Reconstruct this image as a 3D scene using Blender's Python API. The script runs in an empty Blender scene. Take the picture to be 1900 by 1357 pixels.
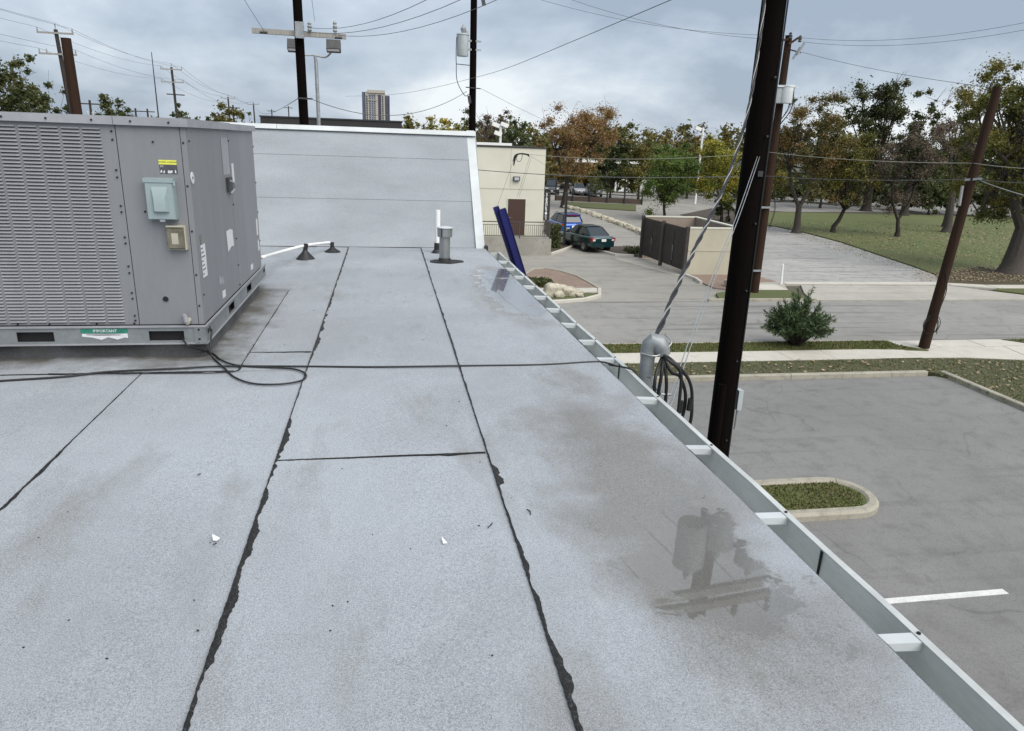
import bpy, bmesh, math, random
import numpy as np
from mathutils import Vector, Matrix
random.seed(7); np.random.seed(7)
S = bpy.context.scene
COL = S.collection
R = math.radians

# ------------------------------------------------------------------ camera
F, CX, CY = 1318.0, 950.0, 678.5            # focal length and centre in photograph pixels
PITCH, ROLL, YAW = R(17.34), R(2.04), R(10.256)
CZ, RZ = 6.2, 4.855                         # eye height and roof height above the ground
_f = Vector((math.sin(YAW)*math.cos(PITCH), math.cos(YAW)*math.cos(PITCH), -math.sin(PITCH)))
_r0 = Vector((math.cos(YAW), -math.sin(YAW), 0)); _u0 = _r0.cross(_f)
_r = _r0*math.cos(ROLL) + _u0*math.sin(ROLL); _u = -_r0*math.sin(ROLL) + _u0*math.cos(ROLL)
cam_d = bpy.data.cameras.new('camera'); cam = bpy.data.objects.new('camera', cam_d); COL.objects.link(cam)
m3 = Matrix((_r, _u, -_f)).transposed()
cam.matrix_world = Matrix.Translation((0, 0, CZ)) @ m3.to_4x4()
cam_d.sensor_width = 36.0; cam_d.lens = F/1900*36.0
cam_d.clip_start = 0.05; cam_d.clip_end = 6000
S.camera = cam

# ------------------------------------------------------------------ world: overcast sky
SUN_EL, SUN_AZ = R(48), R(148)              # azimuth from +Y towards +X
W = bpy.data.worlds.new('World'); S.world = W; W.use_nodes = True
t = W.node_tree; t.nodes.clear()
def wn(ty, **kw):
    n = t.nodes.new(ty)
    for k, v in kw.items(): setattr(n, k, v)
    return n
out = wn('ShaderNodeOutputWorld'); bg = wn('ShaderNodeBackground'); bg.inputs['Strength'].default_value = 0.1
sky = wn('ShaderNodeTexSky', sky_type='NISHITA', sun_disc=False, sun_elevation=SUN_EL, sun_rotation=SUN_AZ)
sky.dust_density = 2.0
tc = wn('ShaderNodeTexCoord'); sp = wn('ShaderNodeSeparateXYZ'); t.links.new(tc.outputs['Generated'], sp.inputs[0])
def wm(op, a, b=None, c=None):
    n = wn('ShaderNodeMath', operation=op)
    for i, v in enumerate((a, b, c)):
        if v is None: continue
        if isinstance(v, (int, float)): n.inputs[i].default_value = v
        else: t.links.new(v, n.inputs[i])
    return n.outputs[0]
zz = wm('ADD', wm('MAXIMUM', sp.outputs[2], 0.0), 0.42)
cb = wn('ShaderNodeCombineXYZ'); t.links.new(wm('DIVIDE', sp.outputs[0], zz), cb.inputs[0]); t.links.new(wm('DIVIDE', sp.outputs[1], zz), cb.inputs[1])
n1 = wn('ShaderNodeTexNoise'); n1.inputs['Scale'].default_value = 0.9; n1.inputs['Detail'].default_value = 8; n1.inputs['Roughness'].default_value = 0.56
n1.inputs['Distortion'].default_value = 0.2
mp = wn('ShaderNodeMapping'); mp.inputs['Location'].default_value = (3.7, 1.3, 0); mp.inputs['Scale'].default_value = (1.0, 1.05, 1)
t.links.new(cb.outputs[0], mp.inputs[0]); t.links.new(mp.outputs[0], n1.inputs[0])
cr = wn('ShaderNodeValToRGB'); t.links.new(n1.outputs[0], cr.inputs[0])
e = cr.color_ramp.elements
e[0].position = 0.41; e[0].color = (1.42, 1.70, 2.10, 1)
e[1].position = 0.60; e[1].color = (3.45, 3.65, 3.8, 1)
k = cr.color_ramp.elements.new(0.5); k.color = (2.2, 2.5, 2.88, 1)
mx = wn('ShaderNodeMix', data_type='RGBA'); mx.inputs[0].default_value = 0.93
t.links.new(sky.outputs[0], mx.inputs[6]); t.links.new(cr.outputs[0], mx.inputs[7])
t.links.new(mx.outputs[2], bg.inputs['Color']); t.links.new(bg.outputs[0], out.inputs[0])

sun_d = bpy.data.lights.new('sun', 'SUN'); sun_d.energy = 1.45; sun_d.angle = R(60); sun_d.color = (1.0, 0.96, 0.9)
sun = bpy.data.objects.new('sun', sun_d); COL.objects.link(sun)
sd = Vector((math.sin(SUN_AZ)*math.cos(SUN_EL), math.cos(SUN_AZ)*math.cos(SUN_EL), math.sin(SUN_EL)))
sun.rotation_euler = (-sd).to_track_quat('-Z', 'Y').to_euler(); sun.location = (20, -10, 40)
S.view_settings.view_transform = 'Standard'; S.view_settings.look = 'None'
S.view_settings.exposure = 1.38; S.view_settings.gamma = 1.0; S.view_settings.use_curve_mapping = False

# ------------------------------------------------------------------ measuring: a photo pixel to a point in the place
def ray(x, y): return _f + _r*((x-CX)/F) + _u*((CY-y)/F)
def at(x, y, z=0.0):
    d = ray(x, y); return Vector((0, 0, CZ)) + d*((z-CZ)/d.z)
def aty(x, y, Y):
    d = ray(x, y); return Vector((0, 0, CZ)) + d*(Y/d.y)
def atx(x, y, X):
    d = ray(x, y); return Vector((0, 0, CZ)) + d*(X/d.x)
def far(x, y, D):
    d = ray(x, y); return Vector((0, 0, CZ)) + d*(D/math.hypot(d.x, d.y))

# ------------------------------------------------------------------ materials
class NT:
    def __init__(s, name):
        s.m = bpy.data.materials.new(name); s.m.use_nodes = True; s.t = s.m.node_tree
        s.b = s.t.nodes['Principled BSDF']
        s._c = None
    def n(s, ty, i=None, **kw):
        n = s.t.nodes.new(ty)
        for k, v in kw.items(): setattr(n, k, v)
        for k, v in (i or {}).items(): s.put(n.inputs[k], v)
        return n
    def put(s, sock, v):
        if isinstance(v, bpy.types.NodeSocket): s.t.links.new(v, sock)
        elif isinstance(v, (tuple, list)) and sock.type == 'RGBA' and len(v) == 3: sock.default_value = (*v, 1)
        else: sock.default_value = v
    def co(s, obj=True):
        if obj: return s.n('ShaderNodeTexCoord').outputs['Object']
        return s.n('ShaderNodeNewGeometry').outputs['Position']
    def mapp(s, v, scale=(1, 1, 1), loc=(0, 0, 0)):
        return s.n('ShaderNodeMapping', {'Vector': v, 'Scale': scale, 'Location': loc}).outputs[0]
    def noise(s, v, sc, det=4, ro=0.55, dist=0.0):
        return s.n('ShaderNodeTexNoise', {'Vector': v, 'Scale': sc, 'Detail': det, 'Roughness': ro, 'Distortion': dist}).outputs[0]
    def ramp(s, fac, stops):
        n = s.n('ShaderNodeValToRGB', {'Fac': fac}); el = n.color_ramp.elements
        while len(el) < len(stops): el.new(0.5)
        for e_, (p, c) in zip(el, stops):
            e_.position = p; e_.color = (*c, 1) if isinstance(c, (tuple, list)) else (c, c, c, 1)
        return n.outputs[0]
    def mix(s, fac, a, b, mode='MIX'):
        n = s.n('ShaderNodeMix', data_type='RGBA', blend_type=mode)
        s.put(n.inputs[0], fac); s.put(n.inputs[6], a); s.put(n.inputs[7], b); return n.outputs[2]
    def ma(s, op, a, b=None, c=None):
        n = s.n('ShaderNodeMath', operation=op)
        for i, v in enumerate((a, b, c)):
            if v is not None: s.put(n.inputs[i], v)
        return n.outputs[0]
    def bump(s, h, st=0.3, d=0.01):
        n = s.n('ShaderNodeBump', {'Height': h, 'Strength': st, 'Distance': d}); s.put(s.b.inputs['Normal'], n.outputs[0])
    def fin(s, col=None, rough=None, metal=None, spec=None):
        if col is not None: s.put(s.b.inputs['Base Color'], col)
        if rough is not None: s.put(s.b.inputs['Roughness'], rough)
        if metal is not None: s.put(s.b.inputs['Metallic'], metal)
        if spec is not None: s.put(s.b.inputs['Specular IOR Level'], spec)
        return s.m
def sc3(c, k): return tuple(min(1, v*k) for v in c)
def mat(name, col, var=0.18, sc=3.0, rough=0.75, metal=0.0, fine=0.12, fsc=40.0, bump=0.15, spec=None, col2=None, stretch=(1, 1, 1), bd=0.004, world=False):
    """plain weathered surface: soft blotches, fine grain, a little relief"""
    g = NT(name); v = g.mapp(g.co(not world), stretch)
    a = g.noise(v, sc, 5, 0.6); f = g.noise(v, fsc, 3, 0.6)
    c2 = col2 or sc3(col, 1-var*1.6)
    c = g.mix(g.ramp(a, [(0.3, 0.0), (0.7, 1.0)]), sc3(col, 1+var*0.6), c2)
    c = g.mix(1.0, c, g.ramp(f, [(0.3, 1-fine), (0.7, 1+fine*0.5 if 1+fine*0.5 < 1 else 1.0)]), 'MULTIPLY')
    if bump: g.bump(f, bump, bd)
    rr = g.ma('ADD', g.ma('MULTIPLY', a, 0.2), rough-0.1)
    return g.fin(c, rr, metal, spec)
M = {}
# roofing felt with granules, stains and the wet film by the gutter
def roof_mat(name, wet):
    g = NT(name); P = g.co(False)
    gran = g.noise(P, 330, 2, 0.7); gr2 = g.noise(P, 170, 4, 0.8)
    blot = g.noise(P, 0.9, 5, 0.62, 0.4); blot2 = g.noise(g.mapp(P, (1, 0.35, 1), (9, 3, 0)), 2.2, 5, 0.65)
    base = g.mix(g.ramp(blot, [(0.34, 0.0), (0.66, 1.0)]), (0.44, 0.472, 0.512), (0.36, 0.382, 0.41))
    base = g.mix(g.ramp(blot2, [(0.56, 0.0), (0.74, 0.55)]), base, (0.235, 0.226, 0.205))
    base = g.mix(1.0, base, g.ramp(gran, [(0.30, 0.45), (0.5, 0.9), (0.72, 1.0)]), 'MULTIPLY')
    base = g.mix(g.ramp(gran, [(0.62, 0.0), (0.72, 0.6)]), base, (0.62, 0.65, 0.69))
    base = g.mix(1.0, base, g.ramp(gr2, [(0.34, 0.58), (0.52, 0.92), (0.66, 1.0)]), 'MULTIPLY')
    scuff = g.noise(g.mapp(P, (1.3, 0.5, 1), (2, 7, 0)), 5.5, 6, 0.72, 0.8)
    base = g.mix(g.ramp(scuff, [(0.56, 0.0), (0.74, 0.22)]), base, (0.46, 0.475, 0.49)); base = g.mix(g.ramp(scuff, [(0.28, 0.3), (0.42, 0.0)]), base, (0.2, 0.2, 0.2))
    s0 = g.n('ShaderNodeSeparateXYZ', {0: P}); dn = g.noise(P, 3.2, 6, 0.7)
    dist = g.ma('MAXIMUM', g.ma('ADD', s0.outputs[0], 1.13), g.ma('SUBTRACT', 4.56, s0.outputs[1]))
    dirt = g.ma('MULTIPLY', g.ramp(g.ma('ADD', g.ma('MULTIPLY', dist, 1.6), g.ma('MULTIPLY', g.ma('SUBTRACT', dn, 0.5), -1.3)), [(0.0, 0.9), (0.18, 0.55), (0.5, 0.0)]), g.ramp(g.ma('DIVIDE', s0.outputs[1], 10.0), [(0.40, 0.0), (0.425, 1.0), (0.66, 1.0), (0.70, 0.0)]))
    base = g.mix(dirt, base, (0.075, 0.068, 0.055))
    rough = 0.85
    if wet:
        s = g.n('ShaderNodeSeparateXYZ', {0: P}); X, Y = s.outputs[0], s.outputs[1]
        wob = g.noise(P, 2.3, 6, 0.62)
        def blob(cx, cy, rx, ry, k):
            d = g.ma('SQRT', g.ma('ADD', g.ma('POWER', g.ma('DIVIDE', g.ma('SUBTRACT', X, cx), rx), 2.0), g.ma('POWER', g.ma('DIVIDE', g.ma('SUBTRACT', Y, cy), ry), 2.0)))
            return g.ma('SUBTRACT', g.ma('ADD', 1.0, g.ma('MULTIPLY', g.ma('SUBTRACT', wob, 0.5), k)), d)
        d1 = g.ma('MAXIMUM', blob(1.02, 2.5, 0.46, 1.6, 1.6), blob(1.12, 6.6, 0.34, 1.6, 1.2))
        damp = g.ramp(d1, [(0.0, 0.0), (0.55, 1.0)])
        patch = g.noise(P, 7.5, 5, 0.6, 0.6)
        d2 = g.ma('ADD', g.ma('MAXIMUM', blob(1.06, 1.98, 0.30, 0.50, 2.0), blob(1.16, 6.6, 0.32, 1.25, 1.4)), g.ma('MULTIPLY', g.ma('SUBTRACT', patch, 0.51), 1.7))
        pud = g.ramp(d2, [(0.12, 0.0), (0.24, 1.0)])
        wetc = g.mix(1.0, base, (0.60, 0.545, 0.475), 'MULTIPLY')
        base = g.mix(g.ma('MULTIPLY', damp, 0.8), base, wetc)
        film = g.mix(0.4, (0.066, 0.059, 0.048), wetc)
        base = g.mix(g.ma('MULTIPLY', pud, 0.72), base, film)
        rough = g.ma('SUBTRACT', g.ma('SUBTRACT', 0.85, g.ma('MULTIPLY', damp, 0.25)), g.ma('MULTIPLY', pud, 0.56))
        g.put(g.b.inputs['Coat Weight'], pud); g.b.inputs['Coat Roughness'].default_value = 0.02; g.b.inputs['Coat IOR'].default_value = 1.85
        h = g.ma('ADD', g.ma('MULTIPLY', gran, 1.0), g.ma('MULTIPLY', gr2, 0.6))
    else:
        h = g.ma('ADD', gran, g.ma('MULTIPLY', gr2, 0.6))
    g.bump(h, 0.35, 0.0015)
    return g.fin(base, rough, 0.0, 0.35)
M['roof'] = roof_mat('roof_felt', False); M['roofwet'] = roof_mat('roof_felt_wet', True)
M['felt_wall'] = mat('parapet_felt', (0.325, 0.353, 0.382), 0.10, 1.6, 0.85, fine=0.35, fsc=160, bump=0.3, bd=0.003, stretch=(0.6, 1, 1.6))
g = NT('bitumen'); P_ = g.co(False); a_ = g.noise(P_, 60, 4, 0.7); b_ = g.noise(P_, 260, 2, 0.7)
c_ = g.mix(g.ramp(a_, [(0.35, 0.0), (0.65, 1.0)]), (0.007, 0.0068, 0.0065), (0.022, 0.021, 0.020)); c_ = g.mix(g.ramp(b_, [(0.62, 0.0), (0.68, 0.7)]), c_, (0.16, 0.165, 0.17)); g.bump(a_, 0.8, 0.006); M['bitumen'] = g.fin(c_, 0.55, 0.0, 0.3)
M['white_metal'] = mat('white_coping', (0.53, 0.56, 0.57), 0.12, 2.5, 0.45, fine=0.05, bump=0.03)
M['gutter'] = mat('gutter_paint', (0.55, 0.575, 0.565), 0.16, 2.2, 0.42, fine=0.1, bump=0.03, stretch=(1, 0.5, 2))
M['gutter_lip'] = mat('gutter_lip_paint', (0.50, 0.52, 0.515), 0.16, 3, 0.45, fine=0.06, bump=0.03)
M['stucco_wall'] = mat('stucco_grey', (0.34, 0.34, 0.33), 0.1, 1, 0.9)
M['ac'] = mat('ac_paint', (0.20, 0.206, 0.220), 0.075, 2.0, 0.5, fine=0.06, bump=0.02, stretch=(1.3, 1.3, 0.25))
M['ac_lid'] = mat('ac_lid_paint', (0.30, 0.305, 0.33), 0.12, 3, 0.5, fine=0.08, bump=0.03)
M['rail'] = mat('rail_galvanised', (0.235, 0.255, 0.262), 0.2, 4, 0.5, 0.3, fine=0.15, bump=0.05)
M['dark'] = mat('dark_void', (0.012, 0.012, 0.014), 0.2, 4, 0.9, bump=0)
M['curb_felt'] = mat('curb_felt', (0.10, 0.105, 0.115), 0.35, 3, 0.9, fine=0.3, fsc=90, col2=(0.055, 0.052, 0.046))
M['box_teal'] = mat('disconnect_paint', (0.27, 0.335, 0.345), 0.08, 4, 0.4, fine=0.05, bump=0.02)
M['smoke_plastic'] = mat('smoked_cover', (0.17, 0.155, 0.115), 0.3, 12, 0.25, fine=0.1, bump=0.02)
M['ivory'] = mat('ivory_plastic', (0.42, 0.40, 0.32), 0.12, 10, 0.4, bump=0.02)
M['yellow'] = mat('label_yellow', (0.72, 0.72, 0.10), 0.06, 30, 0.5, bump=0)
M['label_dark'] = mat('label_dark', (0.075, 0.075, 0.09), 0.2, 30, 0.6, bump=0)
M['label_green'] = mat('label_green', (0.025, 0.22, 0.15), 0.2, 30, 0.5, bump=0)
M['label_white'] = mat('label_white', (0.66, 0.67, 0.68), 0.12, 40, 0.6, bump=0)
M['ink'] = mat('ink', (0.02, 0.02, 0.015), 0.1, 30, 0.7, bump=0)
M['galv'] = mat('galvanised', (0.32, 0.345, 0.36), 0.2, 9, 0.52, 0.4, fine=0.1, bump=0.04)
M['steel'] = mat('stainless', (0.36, 0.38, 0.385), 0.22, 6, 0.35, 0.7, fine=0.1, bump=0.03, stretch=(1, 1, 0.3))
M['pvc'] = mat('white_pvc', (0.78, 0.79, 0.78), 0.05, 8, 0.4, fine=0.04, bump=0.02)
M['rubber'] = mat('black_rubber', (0.013, 0.013, 0.014), 0.2, 12, 0.55, bump=0.06)
M['cable'] = mat('cable_black', (0.010, 0.010, 0.011), 0.2, 20, 0.5, bump=0.03)
M['alu'] = mat('bare_aluminium', (0.42, 0.42, 0.41), 0.15, 14, 0.4, 0.6, bump=0.03)
M['alu_bright'] = mat('bright_aluminium', (0.30, 0.30, 0.295), 0.12, 14, 0.45, 0.2, bump=0.03)
M['wire'] = mat('line_wire', (0.10, 0.105, 0.11), 0.1, 10, 0.6, bump=0)
M['wire_pale'] = mat('line_wire_pale', (0.40, 0.40, 0.34), 0.1, 10, 0.5, bump=0)
M['blue_steel'] = mat('blue_paint', (0.006, 0.009, 0.105), 0.12, 3, 0.35, fine=0.08, bump=0.02)
def wood(name, c, c2, spec=0.25):
    g = NT(name); v = g.mapp(g.co(), (14, 14, 0.6)); a = g.noise(v, 1.6, 6, 0.65); b = g.noise(g.mapp(g.co(), (40, 40, 0.8)), 1, 4, 0.7)
    col = g.mix(g.ramp(a, [(0.32, 0.0), (0.68, 1.0)]), c, c2)
    col = g.mix(g.ramp(b, [(0.60, 0.0), (0.68, 0.8)]), col, sc3(c, 0.35)); g.bump(a, 0.5, 0.012)
    return g.fin(col, 0.85, 0.0, spec)
M['pole_black'] = wood('creosote_black', (0.002, 0.0018, 0.0018), (0.005, 0.0025, 0.002), 0.06)
M['pole_brown'] = wood('creosote_brown', (0.05, 0.026, 0.017), (0.085, 0.045, 0.032))
M['pole_red'] = wood('creosote_red', (0.020, 0.009, 0.0045), (0.036, 0.018, 0.010))
M['pole_far'] = wood('pole_dark', (0.03, 0.027, 0.025), (0.05, 0.042, 0.037))
M['arm_wood'] = wood('crossarm_weathered', (0.33, 0.325, 0.30), (0.24, 0.23, 0.21))
M['porcelain'] = mat('porcelain', (0.30, 0.32, 0.33), 0.1, 8, 0.3, bump=0)
M['porcelain_dark'] = mat('porcelain_dark', (0.06, 0.06, 0.065), 0.1, 8, 0.3, bump=0)
M['can'] = mat('transformer_paint', (0.40, 0.44, 0.46), 0.1, 4, 0.4, fine=0.05, bump=0.02)
M['white_can'] = mat('transformer_pale', (0.62, 0.66, 0.68), 0.06, 3, 0.4, fine=0.04, bump=0.02)
M['lamp_dark'] = mat('lamp_housing', (0.03, 0.032, 0.035), 0.2, 6, 0.5, bump=0)
M['white_paint'] = mat('white_paint', (0.76, 0.77, 0.75), 0.06, 4, 0.5, fine=0.05, bump=0.02)
M['line_paint'] = mat('road_paint', (0.74, 0.74, 0.72), 0.10, 6, 0.7, fine=0.3, fsc=60, bump=0.05)
# grounds
def ground(name, c, c2, c3, sc=0.35, grain=90, crack=0.0, streak=0.0, rough=0.88, csc=0.22, patch=0.7, bd=0.006, spots=0.0):
    g = NT(name); P = g.co(False)
    a = g.noise(P, sc, 6, 0.62, 0.5); b = g.noise(g.mapp(P, (1, 1, 1), (5, 8, 0)), sc*6, 5, 0.6); f = g.noise(P, grain, 2, 0.7)
    col = g.mix(g.ramp(a, [(0.34, 0.0), (0.66, 1.0)]), c, c2)
    col = g.mix(g.ramp(b, [(0.5, 0.0), (0.72, patch)]), col, c3)
    if streak:
        st = g.noise(g.mapp(P, (0.10, 2.4, 1)), 1.0, 5, 0.6, 0.3)
        col = g.mix(g.ramp(st, [(0.54, 0.0), (0.66, streak)]), col, sc3(c3, 0.62))
    if spots:
        sn = g.noise(g.mapp(P, (1, 1, 1), (11, 4, 0)), 0.75, 7, 0.7, 1.2); col = g.mix(g.ramp(sn, [(0.58, 0.0), (0.70, spots)]), col, sc3(c3, 0.5))
        ty = g.noise(g.mapp(P, (2.2, 0.25, 1), (1, 2, 0)), 0.8, 4, 0.6, 2.2); col = g.mix(g.ramp(ty, [(0.60, 0.0), (0.68, spots*0.35)]), col, sc3(c3, 0.7))
    if crack:
        w = g.n('ShaderNodeVectorMath', {0: P, 1: g.n('ShaderNodeTexNoise', {'Vector': P, 'Scale': 0.7, 'Detail': 2}).outputs['Color']}, operation='ADD').outputs[0]
        vo = g.n('ShaderNodeTexVoronoi', {'Vector': w, 'Scale': csc}, feature='DISTANCE_TO_EDGE').outputs['Distance']
        msk = g.ma('MULTIPLY', g.ramp(vo, [(0.0, 1.0), (0.006, 0.0)]), g.ramp(a, [(0.42, 0.0), (0.56, crack)]))
        col = g.mix(msk, col, sc3(c3, 0.35))
    col = g.mix(1.0, col, g.ramp(f, [(0.25, 0.62), (0.5, 0.95), (0.75, 1.0)]), 'MULTIPLY')
    g.bump(f, 0.4, bd)
    return g.fin(col, rough)
M['asphalt'] = ground('asphalt_lot', (0.212, 0.209, 0.203), (0.178, 0.175, 0.17), (0.136, 0.133, 0.128), 0.3, 45, 0.35, 0.25, spots=0.42)
M['street'] = ground('street_asphalt', (0.285, 0.276, 0.258), (0.235, 0.228, 0.213), (0.18, 0.174, 0.162), 0.25, 40, 0.4, 0.7, spots=0.3)
M['lot'] = ground('concrete_lot', (0.31, 0.295, 0.264), (0.26, 0.247, 0.221), (0.195, 0.185, 0.165), 0.16, 30, 0.3, 0.45)
M['walk'] = ground('sidewalk_concrete', (0.55, 0.52, 0.46), (0.48, 0.455, 0.40), (0.40, 0.378, 0.33), 0.5, 60, 0, 0.0, patch=0.5)
M['apron'] = ground('apron_concrete', (0.42, 0.40, 0.35), (0.36, 0.34, 0.30), (0.29, 0.275, 0.24), 0.4, 60, 0, 0.25, patch=0.6)
M['kerb'] = ground('kerb_concrete', (0.38, 0.355, 0.29), (0.31, 0.29, 0.235), (0.20, 0.185, 0.15), 0.9, 60, 0, 0, patch=0.75)
M['gravel'] = ground('crushed_rock', (0.39, 0.38, 0.362), (0.32, 0.312, 0.297), (0.20, 0.195, 0.188), 0.3, 14, 0, 0.7, bd=0.03)
M['redgravel'] = ground('red_gravel', (0.27, 0.195, 0.155), (0.22, 0.155, 0.12), (0.16, 0.12, 0.095), 0.8, 22, 0, 0, bd=0.02)
M['planter_brown'] = ground('planter_brown', (0.10, 0.07, 0.055), (0.075, 0.055, 0.042), (0.055, 0.042, 0.03), 0.5, 20)
M['earth'] = ground('earth', (0.105, 0.09, 0.06), (0.075, 0.075, 0.04), (0.06, 0.05, 0.035), 0.2, 20)
M['soil'] = ground('soil', (0.07, 0.055, 0.038), (0.05, 0.04, 0.03), (0.09, 0.06, 0.04), 0.8, 20)
M['lawn'] = ground('lawn_turf', (0.078, 0.109, 0.026), (0.116, 0.128, 0.043), (0.131, 0.097, 0.043), 0.11, 45, patch=0.6, bd=0.01)
M['lawn_brown'] = ground('leafy_turf', (0.075, 0.050, 0.022), (0.060, 0.050, 0.022), (0.051, 0.053, 0.018), 0.25, 12, patch=0.6, bd=0.03)
M['turf'] = ground('verge_turf', (0.074, 0.100, 0.026), (0.096, 0.100, 0.032), (0.113, 0.091, 0.041), 0.5, 30, patch=0.7, bd=0.02)
M['litter_bed'] = ground('litter_bed', (0.072, 0.069, 0.033), (0.060, 0.066, 0.025), (0.096, 0.083, 0.044), 0.8, 30, patch=0.7, bd=0.02)
M['blade'] = mat('grass_blade', (0.088, 0.115, 0.026), 0.3, 2, 0.8, col2=(0.12, 0.108, 0.038), bump=0, world=True)
M['dead_leaf'] = mat('dead_leaf', (0.36, 0.29, 0.19), 0.3, 14, 0.85, col2=(0.14, 0.085, 0.045), bump=0, world=True)
M['limestone'] = mat('limestone', (0.55, 0.51, 0.41), 0.25, 2.5, 0.9, fine=0.3, fsc=25, col2=(0.30, 0.27, 0.20), bump=0.7, bd=0.05)
# buildings
M['beige'] = mat('beige_stucco', (0.60, 0.59, 0.50), 0.05, 0.6, 0.9, fine=0.08, fsc=50, bump=0.1)
M['tan'] = mat('tan_stucco', (0.46, 0.43, 0.335), 0.07, 0.7, 0.9, fine=0.1, fsc=40, bump=0.1)
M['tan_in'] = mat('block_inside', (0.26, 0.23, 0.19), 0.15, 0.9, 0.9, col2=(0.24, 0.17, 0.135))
M['brown_door'] = mat('brown_door', (0.055, 0.026, 0.019), 0.08, 2, 0.5, bump=0.02)
M['brown_slat'] = mat('brown_slat', (0.042, 0.034, 0.031), 0.2, 4, 0.6, bump=0.05)
M['brown_metal'] = mat('brown_metal', (0.06, 0.05, 0.045), 0.15, 4, 0.5, bump=0.02)
M['concrete'] = ground('cast_concrete', (0.34, 0.325, 0.29), (0.27, 0.255, 0.225), (0.20, 0.188, 0.165), 0.8, 40, patch=0.6)
M['black_metal'] = mat('black_metal', (0.014, 0.014, 0.016), 0.2, 4, 0.45, bump=0.02)
M['fascia'] = mat('dark_fascia', (0.022, 0.020, 0.021), 0.15, 0.6, 0.6, bump=0.02)
M['tower'] = mat('tower_cladding', (0.42, 0.39, 0.34), 0.06, 0.05, 0.8, bump=0)
M['tower_dark'] = mat('tower_glass', (0.10, 0.12, 0.17), 0.1, 0.05, 0.3, bump=0)
M['window_dark'] = mat('window_glass_dark', (0.05, 0.055, 0.075), 0.1, 1, 0.15, bump=0)
M['house_wall'] = mat('house_siding', (0.16, 0.17, 0.18), 0.1, 1, 0.8)
M['shingle'] = mat('shingle_roof', (0.11, 0.12, 0.10), 0.2, 1, 0.9)
# cars
def paint(name, c, metal=0.35): 
    g = NT(name); g.fin(c, 0.28, metal); g.b.inputs['Coat Weight'].default_value = 0.8; g.b.inputs['Coat Roughness'].default_value = 0.06
    n = g.noise(g.co(), 2.5, 3); g.put(g.b.inputs['Roughness'], g.ma('ADD', g.ma('MULTIPLY', n, 0.2), 0.2)); return g.m
M['teal_car'] = paint('teal_paint', (0.006, 0.036, 0.042)); M['blue_car'] = paint('blue_car_paint', (0.006, 0.068, 0.36))
M['white_car'] = paint('white_car_paint', (0.7, 0.71, 0.72), 0.0); M['grey_car'] = paint('grey_car_paint', (0.07, 0.085, 0.095)); M['dark_car'] = paint('dark_car_paint', (0.02, 0.022, 0.026))
M['silver_car'] = paint('silver_car_paint', (0.36, 0.36, 0.37))
g = NT('car_glass'); M['car_glass'] = g.fin((0.02, 0.027, 0.035), 0.06, 0.0, 0.7)
M['tyre'] = mat('tyre', (0.014, 0.014, 0.014), 0.2, 10, 0.8); M['rim'] = mat('rim', (0.30, 0.31, 0.32), 0.1, 10, 0.35, 0.8, bump=0)
g = NT('red_lamp'); M['red_lamp'] = g.fin((0.30, 0.012, 0.012), 0.15); g = NT('clear_lamp'); M['clear_lamp'] = g.fin((0.62, 0.60, 0.58), 0.12)
# foliage
def leaf(name, cols, tr=0.25):
    g = NT(name); a = g.n('ShaderNodeAttribute', attribute_name='tone').outputs['Fac']
    rnd = g.n('ShaderNodeObjectInfo').outputs['Random']
    c = g.ramp(a, [(i/(len(cols)-1), c_) for i, c_ in enumerate(cols)])
    h = g.n('ShaderNodeHueSaturation', {'Hue': g.ma('ADD', 0.487, g.ma('MULTIPLY', rnd, 0.026)), 'Value': g.ma('ADD', 0.85, g.ma('MULTIPLY', rnd, 0.3)), 'Color': c}).outputs[0]
    g.fin(h, 0.65, 0.0, 0.3)
    tl = g.n('ShaderNodeBsdfTranslucent', {'Color': h}); ms = g.n('ShaderNodeMixShader', {0: tr, 1: g.b.outputs[0], 2: tl.outputs[0]})
    g.t.links.new(ms.outputs[0], g.t.nodes['Material Output'].inputs[0]); return g.m
M['lf_dark'] = leaf('leaf_dark_green', [(0.030, 0.044, 0.021), (0.060, 0.079, 0.030), (0.093, 0.110, 0.037), (0.127, 0.117, 0.043)])
M['lf_olive'] = leaf('leaf_olive', [(0.060, 0.067, 0.022), (0.105, 0.110, 0.029), (0.168, 0.147, 0.037), (0.217, 0.143, 0.043)])
M['lf_green'] = leaf('leaf_green', [(0.044, 0.079, 0.022), (0.084, 0.138, 0.030), (0.127, 0.184, 0.040), (0.201, 0.217, 0.051)])
M['lf_yellow'] = leaf('leaf_yellow_green', [(0.093, 0.109, 0.024), (0.184, 0.184, 0.033), (0.285, 0.251, 0.043), (0.436, 0.301, 0.051)])
M['lf_rust'] = leaf('leaf_rust', [(0.093, 0.046, 0.023), (0.184, 0.093, 0.044), (0.251, 0.143, 0.060), (0.217, 0.184, 0.067)])
M['lf_mixed'] = leaf('leaf_autumn_mixed', [(0.052, 0.060, 0.023), (0.098, 0.101, 0.031), (0.144, 0.115, 0.037), (0.253, 0.132, 0.046)])
M['lf_grey'] = leaf('leaf_grey_brown', [(0.093, 0.075, 0.061), (0.143, 0.117, 0.090), (0.201, 0.151, 0.109), (0.168, 0.160, 0.100)])
M['lf_oleander'] = leaf('leaf_oleander', [(0.028, 0.056, 0.026), (0.05, 0.092, 0.04), (0.085, 0.135, 0.055), (0.14, 0.19, 0.085)])
M['bark'] = wood('bark_grey', (0.075, 0.065, 0.056), (0.045, 0.038, 0.032))
M['bark_dark'] = wood('bark_dark', (0.045, 0.037, 0.03), (0.028, 0.023, 0.02))

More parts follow.
